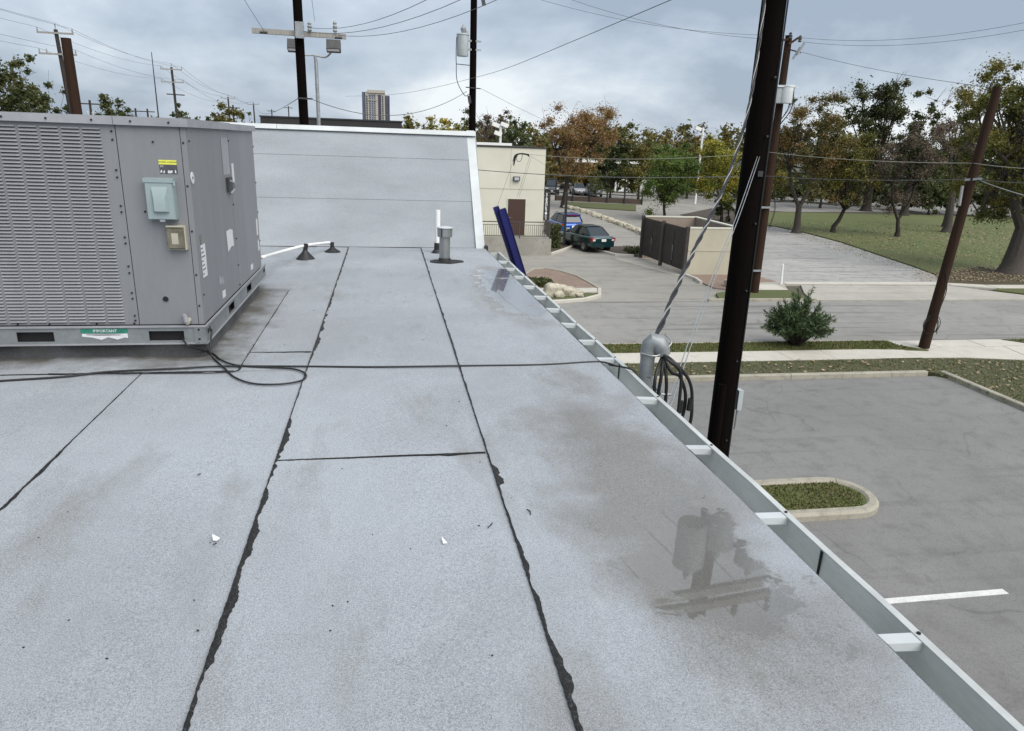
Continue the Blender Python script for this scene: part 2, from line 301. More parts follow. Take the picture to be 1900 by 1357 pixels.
# ------------------------------------------------------------------ mesh building
ORG = {}
class MB:
    def __init__(s): s.v = []; s.f = []; s.mi = []; s.cur = 0
    def add(s, vs, fs):
        o = len(s.v); s.v += [tuple(p) for p in vs]; s.f += [tuple(i+o for i in f) for f in fs]; s.mi += [s.cur]*len(fs); return s
    def box(s, c, d, rot=None):
        c = Vector(c); h = Vector(d)*0.5; vs = []
        for z in (-1, 1):
            for y in (-1, 1):
                for x in (-1, 1):
                    p = Vector((x*h.x, y*h.y, z*h.z)); vs.append(c + (rot @ p if rot else p))
        return s.add(vs, [(0, 2, 3, 1), (4, 5, 7, 6), (0, 1, 5, 4), (2, 6, 7, 3), (0, 4, 6, 2), (1, 3, 7, 5)])
    def b2(s, a, b):
        return s.box([(a[i]+b[i])/2 for i in range(3)], [abs(b[i]-a[i]) for i in range(3)])
    def bar(s, p, q, w, h=None, up=(0, 0, 1)):
        p, q = Vector(p), Vector(q); d = (q-p); L = d.length; d.normalize(); u = Vector(up)
        if abs(d.dot(u)) > 0.98: u = Vector((0, 1, 0))
        x = d.cross(u).normalized(); z = x.cross(d); return s.box((p+q)/2, (w, L, h or w), Matrix((x, d, z)).transposed())
    def tube(s, pts, rad, n=8, cap=True):
        pts = [Vector(p) for p in pts]; rad = rad if isinstance(rad, (list, tuple)) else [rad]*len(pts)
        d0 = (pts[1]-pts[0]).normalized(); ref = Vector((0, 0, 1)) if abs(d0.z) < 0.9 else Vector((1, 0, 0))
        x = d0.cross(ref).normalized(); o = len(s.v)
        for i, p in enumerate(pts):
            d = (pts[min(i+1, len(pts)-1)] - pts[max(i-1, 0)]).normalized()
            x = (x - d*x.dot(d)).normalized(); y = d.cross(x)
            for j in range(n):
                a = 2*math.pi*j/n; s.v.append(tuple(p + (x*math.cos(a) + y*math.sin(a))*rad[i]))
        fs = [(o+i*n+j, o+i*n+(j+1) % n, o+(i+1)*n+(j+1) % n, o+(i+1)*n+j) for i in range(len(pts)-1) for j in range(n)]
        if cap: fs += [tuple(o+j for j in range(n))[::-1], tuple(o+(len(pts)-1)*n+j for j in range(n))]
        s.f += fs; s.mi += [s.cur]*len(fs); return s
    def lathe(s, c, prof, n=16):
        return s._lathe(c, prof, n)
    def _lathe(s, c, prof, n):
        c = Vector(c)
        vs = []
        for r, z in prof:
            for j in range(n):
                a = 2*math.pi*j/n; vs.append((c.x+r*math.cos(a), c.y+r*math.sin(a), c.z+z))
        k = len(prof); fs = [(i*n+j, i*n+(j+1) % n, (i+1)*n+(j+1) % n, (i+1)*n+j) for i in range(k-1) for j in range(n)]
        fs += [tuple(range(n))[::-1], tuple((k-1)*n+j for j in range(n))]; return s.add(vs, fs)
    def prism(s, poly, z0, z1):
        n = len(poly); 
        ar = sum(poly[i][0]*poly[(i+1) % n][1]-poly[(i+1) % n][0]*poly[i][1] for i in range(n))
        if ar < 0: poly = poly[::-1]
        f0 = z0 if callable(z0) else (lambda x, y: z0); f1 = z1 if callable(z1) else (lambda x, y: z1)
        vs = [(p[0], p[1], f0(p[0], p[1])) for p in poly] + [(p[0], p[1], f1(p[0], p[1])) for p in poly]
        return s.add(vs, [tuple(range(n))[::-1], tuple(range(n, 2*n))] + [(i, (i+1) % n, n+(i+1) % n, n+i) for i in range(n)])
    def sheet(s, poly, z):
        n = len(poly); ar = sum(poly[i][0]*poly[(i+1) % n][1]-poly[(i+1) % n][0]*poly[i][1] for i in range(n))
        if ar < 0: poly = poly[::-1]
        return s.add([(p[0], p[1], z) for p in poly], [tuple(range(n))])
    def quad(s, a, b, c, d): return s.add([a, b, c, d], [(0, 1, 2, 3)])
    def rock(s, c, d, seed=0, n=2):
        bm = bmesh.new(); bmesh.ops.create_icosphere(bm, subdivisions=n, radius=1.0); rs = np.random.RandomState(seed); ph = rs.rand(9)*6
        vs = []
        for v in bm.verts:
            p = v.co; q = 1+0.13*math.sin(3*p.x+ph[0])*math.cos(2.6*p.y+ph[1])+0.1*math.sin(4.3*p.z+ph[2]+2*p.x)+rs.uniform(-.07, .07)
            e_ = [math.copysign(abs(x)**0.75, x) for x in p]; vs.append((c[0]+e_[0]*q*d[0]/2, c[1]+e_[1]*q*d[1]/2, c[2]+e_[2]*q*d[2]/2))
        fs = [tuple(v.index for v in f.verts) for f in bm.faces]; bm.free(); return s.add(vs, fs)
    def mesh(s, name, mats, org=(0, 0, 0), smooth=False):
        me = bpy.data.meshes.new(name); o = Vector(org)
        me.from_pydata([tuple(Vector(p)-o) for p in s.v], [], s.f)
        for m in (mats if isinstance(mats, (list, tuple)) else [mats]): me.materials.append(M[m] if isinstance(m, str) else m)
        if any(s.mi): me.polygons.foreach_set('material_index', s.mi)
        if smooth is True: me.polygons.foreach_set('use_smooth', [True]*len(me.polygons))
        me.update()
        if smooth == 'auto':
            me.polygons.foreach_set('use_smooth', [True]*len(me.polygons)); me.set_sharp_from_angle(angle=R(35))
        return me
def tag(o, label=None, cat=None, group=None, kind=None):
    if label: o['label'] = label
    if cat: o['category'] = cat
    if group: o['group'] = group
    if kind: o['kind'] = kind
    return o
def thing(name, loc, label, cat, group=None, rz=0.0):
    o = bpy.data.objects.new(name, None); o.empty_display_size = 0.2; COL.objects.link(o); o.location = loc; o.rotation_euler = (0, 0, rz)
    ORG[o.name] = Vector(loc); return tag(o, label, cat, group)
def part(name, mb, mats, parent, smooth=False, local=False, label=None, kind=None):
    """a mesh under its thing; given in world coordinates unless local"""
    org = Vector((0, 0, 0)) if local else ORG[parent.name]
    o = bpy.data.objects.new(name, mb if isinstance(mb, bpy.types.Mesh) else mb.mesh(name, mats, org, smooth)); COL.objects.link(o); o.parent = parent
    ORG[o.name] = ORG.get(parent.name, Vector((0, 0, 0))); return tag(o, label, kind=kind)
def solo(name, mb, mats, loc, label, cat, group=None, smooth=False, kind=None):
    """a thing that is one mesh, given in world coordinates"""
    o = bpy.data.objects.new(name, mb.mesh(name, mats, loc, smooth)); COL.objects.link(o); o.location = loc; ORG[o.name] = Vector(loc)
    return tag(o, label, cat, group, kind)
def struct(name, mb, mats, smooth=False):
    o = bpy.data.objects.new(name, mb.mesh(name, mats, (0, 0, 0), smooth)); COL.objects.link(o); o['kind'] = 'structure'; ORG[o.name] = Vector((0, 0, 0)); return o
def inst(src, parent, off, name=None):
    """another copy of a part, sharing its mesh"""
    c = src.copy(); COL.objects.link(c); c.parent = parent; c.location = Vector(src.location)+Vector(off); ORG[c.name] = ORG[src.name]; return c
def bez(*p, n=12):
    """smooth curve through the points"""
    p = [Vector(q) for q in p]; P = [2*p[0]-p[1]] + p + [2*p[-1]-p[-2]]; out = []
    for i in range(1, len(P)-2):
        for k in range(n):
            u = k/n; out.append(0.5*((2*P[i])+(P[i+1]-P[i-1])*u+(2*P[i-1]-5*P[i]+4*P[i+1]-P[i+2])*u*u+(3*P[i]-P[i-1]-3*P[i+1]+P[i+2])*u**3))
    return out + [p[-1]]
def sagline(a, b, sag, n=16):
    a, b = Vector(a), Vector(b); return [a.lerp(b, i/n) - Vector((0, 0, sag*4*(i/n)*(1-i/n))) for i in range(n+1)]
def text_mesh(body, size, bold=0.0):
    c = bpy.data.curves.new('txt', 'FONT'); c.body = body; c.size = size; c.align_x = 'CENTER'; c.align_y = 'CENTER'; c.resolution_u = 2; c.offset = bold
    o = bpy.data.objects.new('txt', c); COL.objects.link(o); bpy.context.view_layer.update()
    me = bpy.data.meshes.new_from_object(o.evaluated_get(bpy.context.evaluated_depsgraph_get())); bpy.data.objects.remove(o); bpy.data.curves.remove(c)
    vs = [tuple(v.co) for v in me.vertices]; fs = [tuple(p.vertices) for p in me.polygons]; bpy.data.meshes.remove(me); return vs, fs

# ================================================================== THE SETTING
def P0(*px, z=0.0): return [tuple(at(x, y, z)[:2]) for x, y in px]
g_ = MB(); n_ = 48
g_.add([(1800*math.cos(2*math.pi*i/n_), 1800*math.sin(2*math.pi*i/n_), -0.06) for i in range(n_)], [tuple(range(n_))])
struct('ground', g_, 'earth')
struct('concrete_lot', MB().sheet([(-70, 28.28), (18.1, 28.28), (18.1, 34.3), (27.5, 34.3), (30.5, 52), (33.5, 64), (60, 98), (60, 150), (-70, 150)], -0.03), 'lot')
struct('street', MB().prism([(-120, 21.42), (160, 21.42), (160, 28.2), (-120, 28.2)], -0.05, -0.02), 'street')
struct('parking_lot', MB().prism([(1.62, -25), (30, -25), (16.3, 13.2), (16.3, 17.76), (1.62, 17.76)], -0.05, -0.01), 'asphalt')
struct('gravel_lot', MB().sheet(P0((1395, 519), (1400, 418), (1440, 421), (1500, 434), (1560, 450), (1640, 477), (1700, 497), (1745, 514), (1752, 529), (1620, 529), (1450, 527)), -0.022), 'gravel')
struct('far_street', MB().sheet([(38, 78), (44, 74.5), (60, 77), (110, 66), (120, 96), (60, 98), (38, 96)], -0.024), 'street')
struct('lawn', MB().prism(P0((1400, 417), (1440, 420), (1500, 433), (1560, 449), (1640, 476), (1700, 496), (1745, 513), (1752, 530)) + [(30.6, 31.9), (90, 31.5), (110, 62), (62, 73), (44, 73.5), (36.5, 72)], -0.05, 0.03), 'lawn')
struct('leafy_ground', MB().prism(P0((1735, 509), (1752, 529)) + [(30.8, 31.95), (75, 31.6), (70, 36.5)] + P0((1890, 511), (1820, 496), (1780, 503)), -0.02, 0.036), 'lawn_brown')

# kerbs, cut in segments with joints
def kerb(pts, w, h, seg, z0=-0.05, name='kerb', mt='kerb', rnd=0.02):
    root = bpy.data.objects.new(name, None); COL.objects.link(root); root['kind'] = 'structure'; ORG[root.name] = Vector((0, 0, 0))
    pts = [Vector((p[0], p[1], 0)) for p in pts]; run = [pts[0]]; acc = 0; segs = []
    def side(i, P_):
        d = (P_[min(i+1, len(P_)-1)]-P_[max(i-1, 0)]).normalized(); return Vector((-d.y, d.x, 0))
    dense = [pts[0]]
    for a, b in zip(pts[:-1], pts[1:]):
        k = max(1, int((b-a).length/0.4)); dense += [a.lerp(b, j/k) for j in range(1, k+1)]
    i0 = 0; L = 0
    for i in range(1, len(dense)):
        L += (dense[i]-dense[i-1]).length
        if L >= seg or i == len(dense)-1: segs.append((i0, i)); i0 = i; L = 0
    for a, b in segs:
        mb = MB(); vs = []; ring = [(-w/2, z0), (-w/2, h-rnd), (-w/2+rnd, h), (w/2-rnd, h), (w/2, h-rnd), (w/2, z0)]
        rg = []
        for i in range(a, b+1):
            s_ = side(i, dense); p = Vector(dense[i]); d_ = (dense[min(i+1, len(dense)-1)]-dense[max(0, i-1)]).normalized()
            if i == a: p = p + d_*0.006
            if i == b: p = p - d_*0.006
            rg.append([tuple(p + s_*x + Vector((0, 0, z))) for x, z in ring])
        vs = [q for r_ in rg for q in r_]; m = len(ring)
        fs = [(i*m+j, (i+1)*m+j, (i+1)*m+(j+1) % m, i*m+(j+1) % m) for i in range(len(rg)-1) for j in range(m)]
        fs += [tuple(range(m)), tuple((len(rg)-1)*m+j for j in range(m))[::-1]]
        part('kerb_segment', mb.add(vs, fs), mt, root, 'auto')
    return root
kerb([(1.7, 17.86), (15.85, 17.86)], 0.17, 0.13, 3.05, name='parking_kerb')
kerb([(16.38, 17.85), (16.40, 9.0)], 0.19, 0.13, 3.05, name='parking_kerb')
kerb([(-60, 21.36), (17.3, 21.36)], 0.14, 0.11, 6.1, name='street_kerb')
kerb([(18.75, 28.27), (13.6, 28.27)], 0.15, 0.10, 3.05, name='street_kerb')
kerb([(33.5, 28.27), (90, 28.27)], 0.15, 0.10, 6.1, name='street_kerb')
kerb([(23.0, 21.36), (60, 21.36)], 0.14, 0.11, 6.1, name='street_kerb')

# verges and pavements
struct('leafy_verge', MB().prism([(1.7, 17.95), (15.9, 17.95), (16.3, 17.5), (16.5, 9.0), (40, 9.0), (40, 18.3), (24, 18.55), (20.5, 18.75), (18.3, 19.2), (16.6, 19.25), (1.7, 19.25)], -0.05, 0.09), 'litter_bed')
struct('grass_verge', MB().prism([(-60, 20.32), (15.2, 20.32), (16.6, 20.22), (17.62, 20.0), (17.75, 20.15), (17.1, 20.7), (17.0, 21.29), (-60, 21.29)], -0.05, 0.10), 'turf')
struct('grass_verge', MB().prism([(21.7, 21.29), (22.6, 20.55), (25, 20.1), (60, 20.1), (60, 21.29)], -0.05, 0.10), 'turf')
walk = struct('sidewalk', MB().prism([(-60, 19.26), (16.8, 19.26), (18.4, 19.22), (20.6, 18.77), (24.0, 18.57), (40, 18.32), (40, 20.08), (25, 20.08), (22.4, 20.5), (21.5, 21.3), (17.05, 21.3), (17.12, 20.72), (17.78, 20.16), (17.62, 19.98), (16.5, 20.2), (15.2, 20.3), (-60, 20.3)], -0.05, 0.082), 'apron')
x = -12.0
while x < 15.4:
    part('slab', MB().prism([(x+0.006, 19.27), (x+1.514, 19.27), (x+1.514, 20.295), (x+0.006, 20.295)], 0.05, 0.098+random.uniform(-.003, .003)), 'walk', walk); x += 1.52
for poly in ([(15.37, 19.27), (16.8, 19.27), (16.8, 20.12), (15.37, 20.28)], [(16.82, 19.27), (18.4, 19.24), (18.4, 20.35), (17.8, 20.13), (17.62, 19.95), (16.82, 20.1)],
             [(18.42, 19.23), (20.58, 18.79), (20.9, 20.4), (18.42, 20.4)], [(20.61, 18.79), (23.0, 18.65), (23.0, 20.37), (22.4, 20.46), (20.93, 20.4)], [(23.02, 18.65), (26, 18.56), (26, 20.07), (25, 20.07), (23.02, 20.36)], [(26.03, 18.56), (31, 18.48), (31, 20.07), (26.03, 20.07)],
             [(17.1, 20.75), (17.84, 20.18), (18.4, 20.4), (18.4, 21.28), (17.08, 21.28)], [(18.42, 20.43), (20.2, 20.43), (20.2, 21.28), (18.42, 21.28)], [(20.23, 20.43), (22.35, 20.5), (21.5, 21.28), (20.23, 21.28)]):
    part('slab', MB().prism(poly, 0.05, 0.098+random.uniform(-.003, .003)), 'walk', walk)
# across the street: driveway apron, sidewalks, verges
struct('driveway', MB().prism([(18.55, 28.3), (31.5, 28.3), (29.6, 30.2), (28.4, 31.55), (20.1, 31.75), (19.2, 30.0)], -0.05, 0.02), 'apron')
fw = struct('far_sidewalk', MB().prism([(15.9, 30.35), (18.6, 30.35), (19.2, 31.8), (28.3, 31.62), (30.2, 30.75), (90, 30.7), (90, 31.6), (30.4, 31.75), (28.5, 32.3), (19.2, 32.5), (15.9, 31.7)], -0.05, 0.05), 'apron')
x = 30.4
while x < 46:
    part('slab', MB().prism([(x+.008, 30.71), (x+1.82, 30.71), (x+1.82, 31.59), (x+.008, 31.59)], 0.02, 0.066), 'walk', fw); x += 1.83
part('slab', MB().prism([(28.45, 31.66), (30.35, 30.8), (30.35, 31.7), (28.55, 32.2)], 0.02, 0.066), 'walk', fw)
for i in range(4): part('slab', MB().prism([(19.4+i*2.25, 31.85), (21.62+i*2.25, 31.8), (21.62+i*2.25, 32.35), (19.4+i*2.25, 32.4)], 0.02, 0.066), 'walk', fw)
for i in range(2): part('slab', MB().prism([(15.95+i*1.35, 30.4), (17.27+i*1.35, 30.4), (17.27+i*1.35, 31.7), (15.95+i*1.35, 31.66)], 0.02, 0.066), 'walk', fw)
struct('grass_verge', MB().prism([(14.2, 28.4), (18.45, 28.4), (18.55, 30.3), (15.9, 30.3), (14.6, 29.6)], -0.05, 0.07), 'turf')
struct('grass_verge', MB().prism([(31.6, 28.38), (90, 28.38), (90, 30.65), (30.2, 30.7), (29.7, 30.3)], -0.05, 0.07), 'turf')
struct('gravel_bed', MB().prism([(15.2, 31.0), (15.9, 30.5), (15.9, 31.8), (19.3, 32.6), (19.0, 34.5), (15.5, 34.5), (15.1, 33.2)], -0.05, 0.03), 'redgravel')
struct('concrete_pad', MB().sheet([(15.05, 33.0), (14.75, 34.4), (14.1, 36.2), (13.4, 38.5), (13.0, 40.0), (14.8, 40.3), (15.1, 37), (15.15, 34.3)], -0.018), 'apron')
kerb([(15.05, 32.2), (15.2, 33.2), (15.1, 34.3)], 0.16, 0.12, 1.2, name='planter_kerb', mt='walk')
kerb([(13.0, 44.6), (13.0, 42.6), (13.5, 41.0), (14.5, 40.6)], 0.16, 0.12, 2.0, name='planter_kerb', mt='walk')
struct('planter_soil', MB().prism([(13.1, 44.6), (13.1, 42.6), (13.6, 41.1), (14.8, 40.7), (15.2, 44.6)], -0.04, 0.06), 'soil')
# lane joint lines in the entrance drive are saw cuts: thin recessed strips stay in the material

# island with red gravel, boulder and kerbs
isl = at(1110, 545); 
outer = P0((960, 520), (990, 502), (1010, 501), (1040, 506), (1070, 515), (1096, 529), (1112, 539))
inner = P0((1111, 551), (1085, 558), (1050, 561), (1015, 563), (985, 566))
struct('island_gravel', MB().prism(outer + P0((1105, 536), (1060, 537), (1000, 538), (940, 538)), -0.05, 0.07), 'redgravel')
struct('island_turf', MB().prism(P0((1108, 547), (1085, 555), (1050, 558.5), (1015, 561), (970, 562), (950, 549), (1000, 548), (1060, 546)), -0.05, 0.07), 'turf')
iw = struct('island_walk', MB().prism(P0((940, 538.5), (1000, 538.5), (1060, 537.5), (1109, 536.5), (1110, 546), (1060, 545.5), (1000, 547.5), (940, 549)), -0.05, 0.075), 'apron')
for a_, b_ in (((950, 990)), ((991, 1030)), ((1031, 1068)), ((1069, 1107))):
    part('slab', MB().prism(P0((a_, 539), (b_, 538.5), (b_, 545), (a_, 546.5)), 0.03, 0.09), 'walk', iw)
kerb(outer, 0.15, 0.12, 2.4, name='island_kerb')
kerb(P0((1112, 539), (1112, 551)) + inner, 0.15, 0.12, 2.4, name='island_kerb', mt='walk')
# small parking island with grass: rounded end
cx_, cy_, hw_ = 8.28, 10.82, 0.6
ring = [(2.2, cy_+hw_)] + [(cx_+hw_*1.0*math.sin(a_), cy_+hw_*math.cos(a_)) for a_ in np.linspace(0, math.pi, 13)] + [(2.2, cy_-hw_)]
kerb(ring, 0.22, 0.14, 3.0, name='island_kerb', rnd=0.05)
struct('island_turf', MB().prism([(p[0] if p[0] < 3 else cx_+(p[0]-cx_)*0.84, cy_+(p[1]-cy_)*0.84) for p in ring], -0.05, 0.10), 'turf')
struct('mulch_bed', MB().prism(P0((1262, 399), (1330, 385), (1412, 392), (1412, 426), (1362, 419)), -.04, .02), 'soil')
struct('parking_line', MB().prism([(6.2, 7.76), (9.12, 7.76), (9.12, 7.88), (6.2, 7.88)], -0.02, -0.004), 'line_paint')

# grass blades and dead leaves: nobody could count them
def inside(poly, p):
    r_ = np.zeros(len(p), bool); n = len(poly)
    for i in range(n):
        (x1, y1), (x2, y2) = poly[i], poly[(i+1) % n]
        with np.errstate(divide='ignore', invalid='ignore'):
            c = ((y1 > p[:, 1]) != (y2 > p[:, 1])) & (p[:, 0] < (x2-x1)*(p[:, 1]-y1)/(y2-y1)+x1)
        r_ ^= c
    return r_
def scatter(poly, n, rs):
    a = np.array(poly); lo, hi = a.min(0), a.max(0); out_ = np.zeros((0, 2))
    while len(out_) < n:
        p = rs.rand(n*2, 2)*(hi-lo)+lo; out_ = np.vstack([out_, p[inside(poly, p)]])
    return out_[:n]
def raw(name, v, f, mt, kind='stuff', label=None, cat=None, smooth=False):
    me = bpy.data.meshes.new(name); k = f.shape[1]
    me.vertices.add(len(v)); me.vertices.foreach_set('co', v.astype(np.float32).ravel())
    me.loops.add(f.size); me.loops.foreach_set('vertex_index', f.astype(np.int32).ravel())
    me.polygons.add(len(f)); me.polygons.foreach_set('loop_start', np.arange(0, f.size, k, dtype=np.int32)); me.polygons.foreach_set('loop_total', np.full(len(f), k, np.int32))
    me.materials.append(M[mt]); me.update(calc_edges=True); me.validate()
    o = bpy.data.objects.new(name, me); COL.objects.link(o); return tag(o, label, cat, kind=kind)
def blades(name, poly, n, h, z, label, seed=0):
    rs = np.random.RandomState(seed); p = scatter(poly, n, rs); a = rs.rand(n)*6.283; hh = h*(0.5+rs.rand(n)); w = 0.012+0.012*rs.rand(n); ln = (rs.rand(n, 2)-.5)*h*1.3
    v = np.zeros((n, 3, 3)); v[:, 0, :2] = p + np.c_[np.cos(a)*w, np.sin(a)*w]; v[:, 1, :2] = p - np.c_[np.cos(a)*w, np.sin(a)*w]; v[:, 2, :2] = p+ln; v[:, :2, 2] = z; v[:, 2, 2] = z+hh
    raw(name, v.reshape(-1, 3), np.arange(3*n).reshape(n, 3), 'blade', label=label, cat='grass')
def litter(name, poly, n, s_, z, label, seed=0):
    rs = np.random.RandomState(seed); p = scatter(poly, n, rs); a = rs.rand(n)*6.283; s2 = s_*(0.5+rs.rand(n)); v = np.zeros((n, 4, 3))
    for i, (da, k) in enumerate(((0, 1), (1.57, .6), (3.14, 1), (4.71, .6))):
        v[:, i, 0] = p[:, 0]+np.cos(a+da)*s2*k; v[:, i, 1] = p[:, 1]+np.sin(a+da)*s2*k; v[:, i, 2] = z+rs.rand(n)*s2*0.8
    raw(name, v.reshape(-1, 3), np.arange(4*n).reshape(n, 4), 'dead_leaf', label=label, cat='leaves')
blades('grass', [(1.8, 20.34), (15.2, 20.34), (17.5, 20.1), (17.1, 20.7), (17.0, 21.28), (1.8, 21.28)], 15000, 0.05, 0.095, 'short green grass strip between the pale sidewalk and the street', 1)
blades('grass', [(cx_-6, cy_-.48), (cx_+.2, cy_-.48), (cx_+.48, cy_), (cx_+.2, cy_+.48), (cx_-6, cy_+.48)], 7000, 0.04, 0.095, 'olive grass inside the small rounded kerb island in the car park', 2)
blades('grass', [(1.8, 17.98), (16, 17.98), (16.6, 9.2), (34, 9.2), (34, 18.2), (20, 18.8), (16.5, 19.2), (1.8, 19.2)], 26000, 0.055, 0.085, 'patchy grass poking through the leaf litter behind the car park kerb', 3)
blades('grass', [(21.8, 21.25), (22.6, 20.6), (25, 20.15), (34, 20.15), (34, 21.25)], 6000, 0.05, 0.095, 'bright grass corner right of the sidewalk driveway', 4)
blades('grass', [(28.8, 33), (60, 33), (60, 60), (40, 66), (34, 60), (30, 45)], 9000, 0.06, 0.03, 'wide park lawn grass under the scattered trees', 5)
litter('fallen_leaves', [(1.8, 17.98), (15.9, 17.98), (16.5, 17.4), (16.6, 9.2), (24, 9.2), (30, 18.3), (20, 18.8), (16.5, 19.2), (1.8, 19.2)], 1500, 0.05, 0.11, 'pale dead leaves lying on the verge behind the car park kerb', 6)
litter('fallen_leaves', [(27.5, 32.6), (60, 32.2), (60, 38), (36, 38), (28, 35)], 5000, 0.06, 0.05, 'brown fallen leaves under the big tree beside the far sidewalk', 7)
litter('fallen_leaves', [(30, 40), (60, 40), (56, 62), (34, 62)], 2500, 0.07, 0.05, 'scattered brown leaves across the park lawn', 8)

# ================================================================== OUR ROOF
b = thing('commercial_building', (0, 4, 0), 'flat roofed building underfoot with grey felt roof, sloped grey parapet and metal gutter', 'building')
part('wall', MB().prism([(-12, -8), (1.37, -8), (1.37, 1.5), (1.225, 10.62), (-12, 10.62)], -0.05, RZ-0.02), 'stucco_wall', b)
edge = lambda Y: 1.397-0.0152*max(0.0, Y-1.5)          # the eaves run slightly askew to the laps
def sheet(x0, x1, y0, y1, m='roof', tilt=0.0, ef=None):
    mb = MB(); nx, ny = 6, max(2, int((y1-y0)/0.25)); rs = np.random.RandomState(int(abs(x0*100+y0*10))); vs = []
    for j in range(ny+1):
        for i in range(nx+1):
            Y = y0+(y1-y0)*j/ny; X = x0+((ef(Y) if ef else x1)-x0)*i/nx
            vs.append((X, Y, RZ+0.006*(1-i/nx)-0.001 - tilt*max(0, X-x0) + 0.0012*math.sin(X*5+Y*1.7)*math.sin(Y*2.3)))
    fs = [(j*(nx+1)+i, j*(nx+1)+i+1, (j+1)*(nx+1)+i+1, (j+1)*(nx+1)+i) for j in range(ny) for i in range(nx)]
    k = len(vs); rim = [i for i in range(nx+1)] + [j*(nx+1)+nx for j in range(1, ny+1)] + [ny*(nx+1)+i for i in range(nx-1, -1, -1)] + [j*(nx+1) for j in range(ny-1, 0, -1)]
    vs += [(vs[i][0], vs[i][1], RZ-0.019) for i in rim]; n = len(rim)
    fs += [(rim[i], k+i, k+(i+1) % n, rim[(i+1) % n]) for i in range(n)]
    return part('roof_sheet', mb.add(vs, fs), m, b, 'auto')
sheet(-0.49, 0.43, -4, 2.925); sheet(-0.49, 0.43, 2.93, 9.42)
sheet(0.433, 1.43, -4, 9.42, 'roofwet', -0.010, edge)
sheet(-1.41, -0.493, -4, 4.215); sheet(-0.885, -0.493, 4.22, 4.598); sheet(-0.885, -0.493, 4.602, 9.42)
sheet(-2.33, -1.413, -4, 4.215); sheet(-3.25, -2.333, -4, 4.215); sheet(-2.0, -0.888, 4.22, 9.42)
for i in range(9): sheet(-4.17-i*0.92, -3.253-i*0.92, -4, 4.215)
for i in range(11): sheet(-2.92-i*0.92, -2.003-i*0.92, 4.22, 9.42)
rs = np.random.RandomState(3)
def bleed(x0, y0, x1, y1, width, seed, step=0.012):
    """tar squeezed out along a lap: an uneven dark bead"""
    rs = np.random.RandomState(seed); L = math.hypot(x1-x0, y1-y0); n = int(L/step); tx, ty = (x1-x0)/L, (y1-y0)/L; sx, sy = ty, -tx
    mb = MB(); vs = []; kk = int(L/.11)+3; slow = np.interp(np.arange(n+1)*step, np.arange(kk)*.11, rs.rand(kk)); kk = int(L/.035)+3; mid_ = np.interp(np.arange(n+1)*step, np.arange(kk)*.035, rs.rand(kk))
    for i in range(n+1):
        s_ = i*step; lo, hi = width(s_); q_ = max(0.0, slow[i]*.75+mid_[i]*.5+rs.rand()*.16-.30)*1.15; w = lo*.6+(hi-lo)*q_; px, py = x0+tx*s_, y0+ty*s_
        l = 0.001+0.003*rs.rand()
        ox, oy = (px-sx*l, py-sy*l), (px+sx*w, py+sy*w); z = RZ+0.0055
        vs += [(ox[0], ox[1], z-0.004), (ox[0], ox[1], z+0.002), ((ox[0]+oy[0])/2, (ox[1]+oy[1])/2, z+0.0035), (oy[0], oy[1], z+0.002), (oy[0], oy[1], z-0.004)]
    fs = [(i*5+j, i*5+j+1, i*5+5+j+1, i*5+5+j) for i in range(n) for j in range(4)]
    part('tar_bead', mb.add(vs, fs), 'bitumen', b)
def prof(*st):
    xs = [q[0] for q in st]; return lambda s_: (np.interp(s_, xs, [q[1] for q in st]), np.interp(s_, xs, [q[2] for q in st]))
bleed(-0.492, 0.9, -0.492, 9.4, prof((0, .003, .026), (0.9, .003, .031), (1.5, .0015, .028), (2.0, .0015, .031), (2.35, .002, .036), (2.6, .001, .006), (3.5, .001, .008), (3.9, .004, .03), (4.6, .003, .04), (5.2, .003, .022), (8.5, .003, .018)), 11)
bleed(0.431, 0.9, 0.431, 9.4, prof((0, .004, .022), (0.6, .005, .028), (0.9, .003, .016), (1.1, .004, .036), (1.3, .002, .006), (1.7, .001, .01), (1.72, .012, .05), (1.86, .012, .05), (1.9, .001, .006), (3.0, .001, .008), (5, .002, .014), (8.5, .002, .014)), 12)
bleed(-0.49, 2.928, 0.43, 2.928, prof((0, .002, .014), (.25, .0015, .008), (.45, .001, .002), (.6, .0005, .002), (.75, .003, .022), (.85, .0005, .003)), 13, 0.012)
bleed(-1.411, 0.9, -1.411, 4.2, prof((0, .003, .014), (2, .003, .016), (2.4, .001, .004), (4, .001, .004)), 14)
bleed(-0.886, 4.25, -0.886, 6.6, prof((0, .002, .012), (1, .001, .006), (3, .001, .005)), 15)
bleed(-0.885, 4.6, -0.49, 4.6, prof((0, .001, .005), (.3, .003, .02), (.4, .003, .02)), 16, 0.012)
bleed(-2.6, 4.217, -0.9, 4.217, prof((0, .001, .006), (1.0, .002, .012), (1.5, .003, .03), (1.7, .002, .02)), 17)
bleed(1.393, -2, 1.393, 1.5, prof((0, .004, .010), (11, .004, .010)), 20, 0.05)
bleed(edge(1.5)-.004, 1.5, edge(9.3)-.004, 9.3, prof((0, .004, .010), (11, .004, .010)), 18, 0.05)
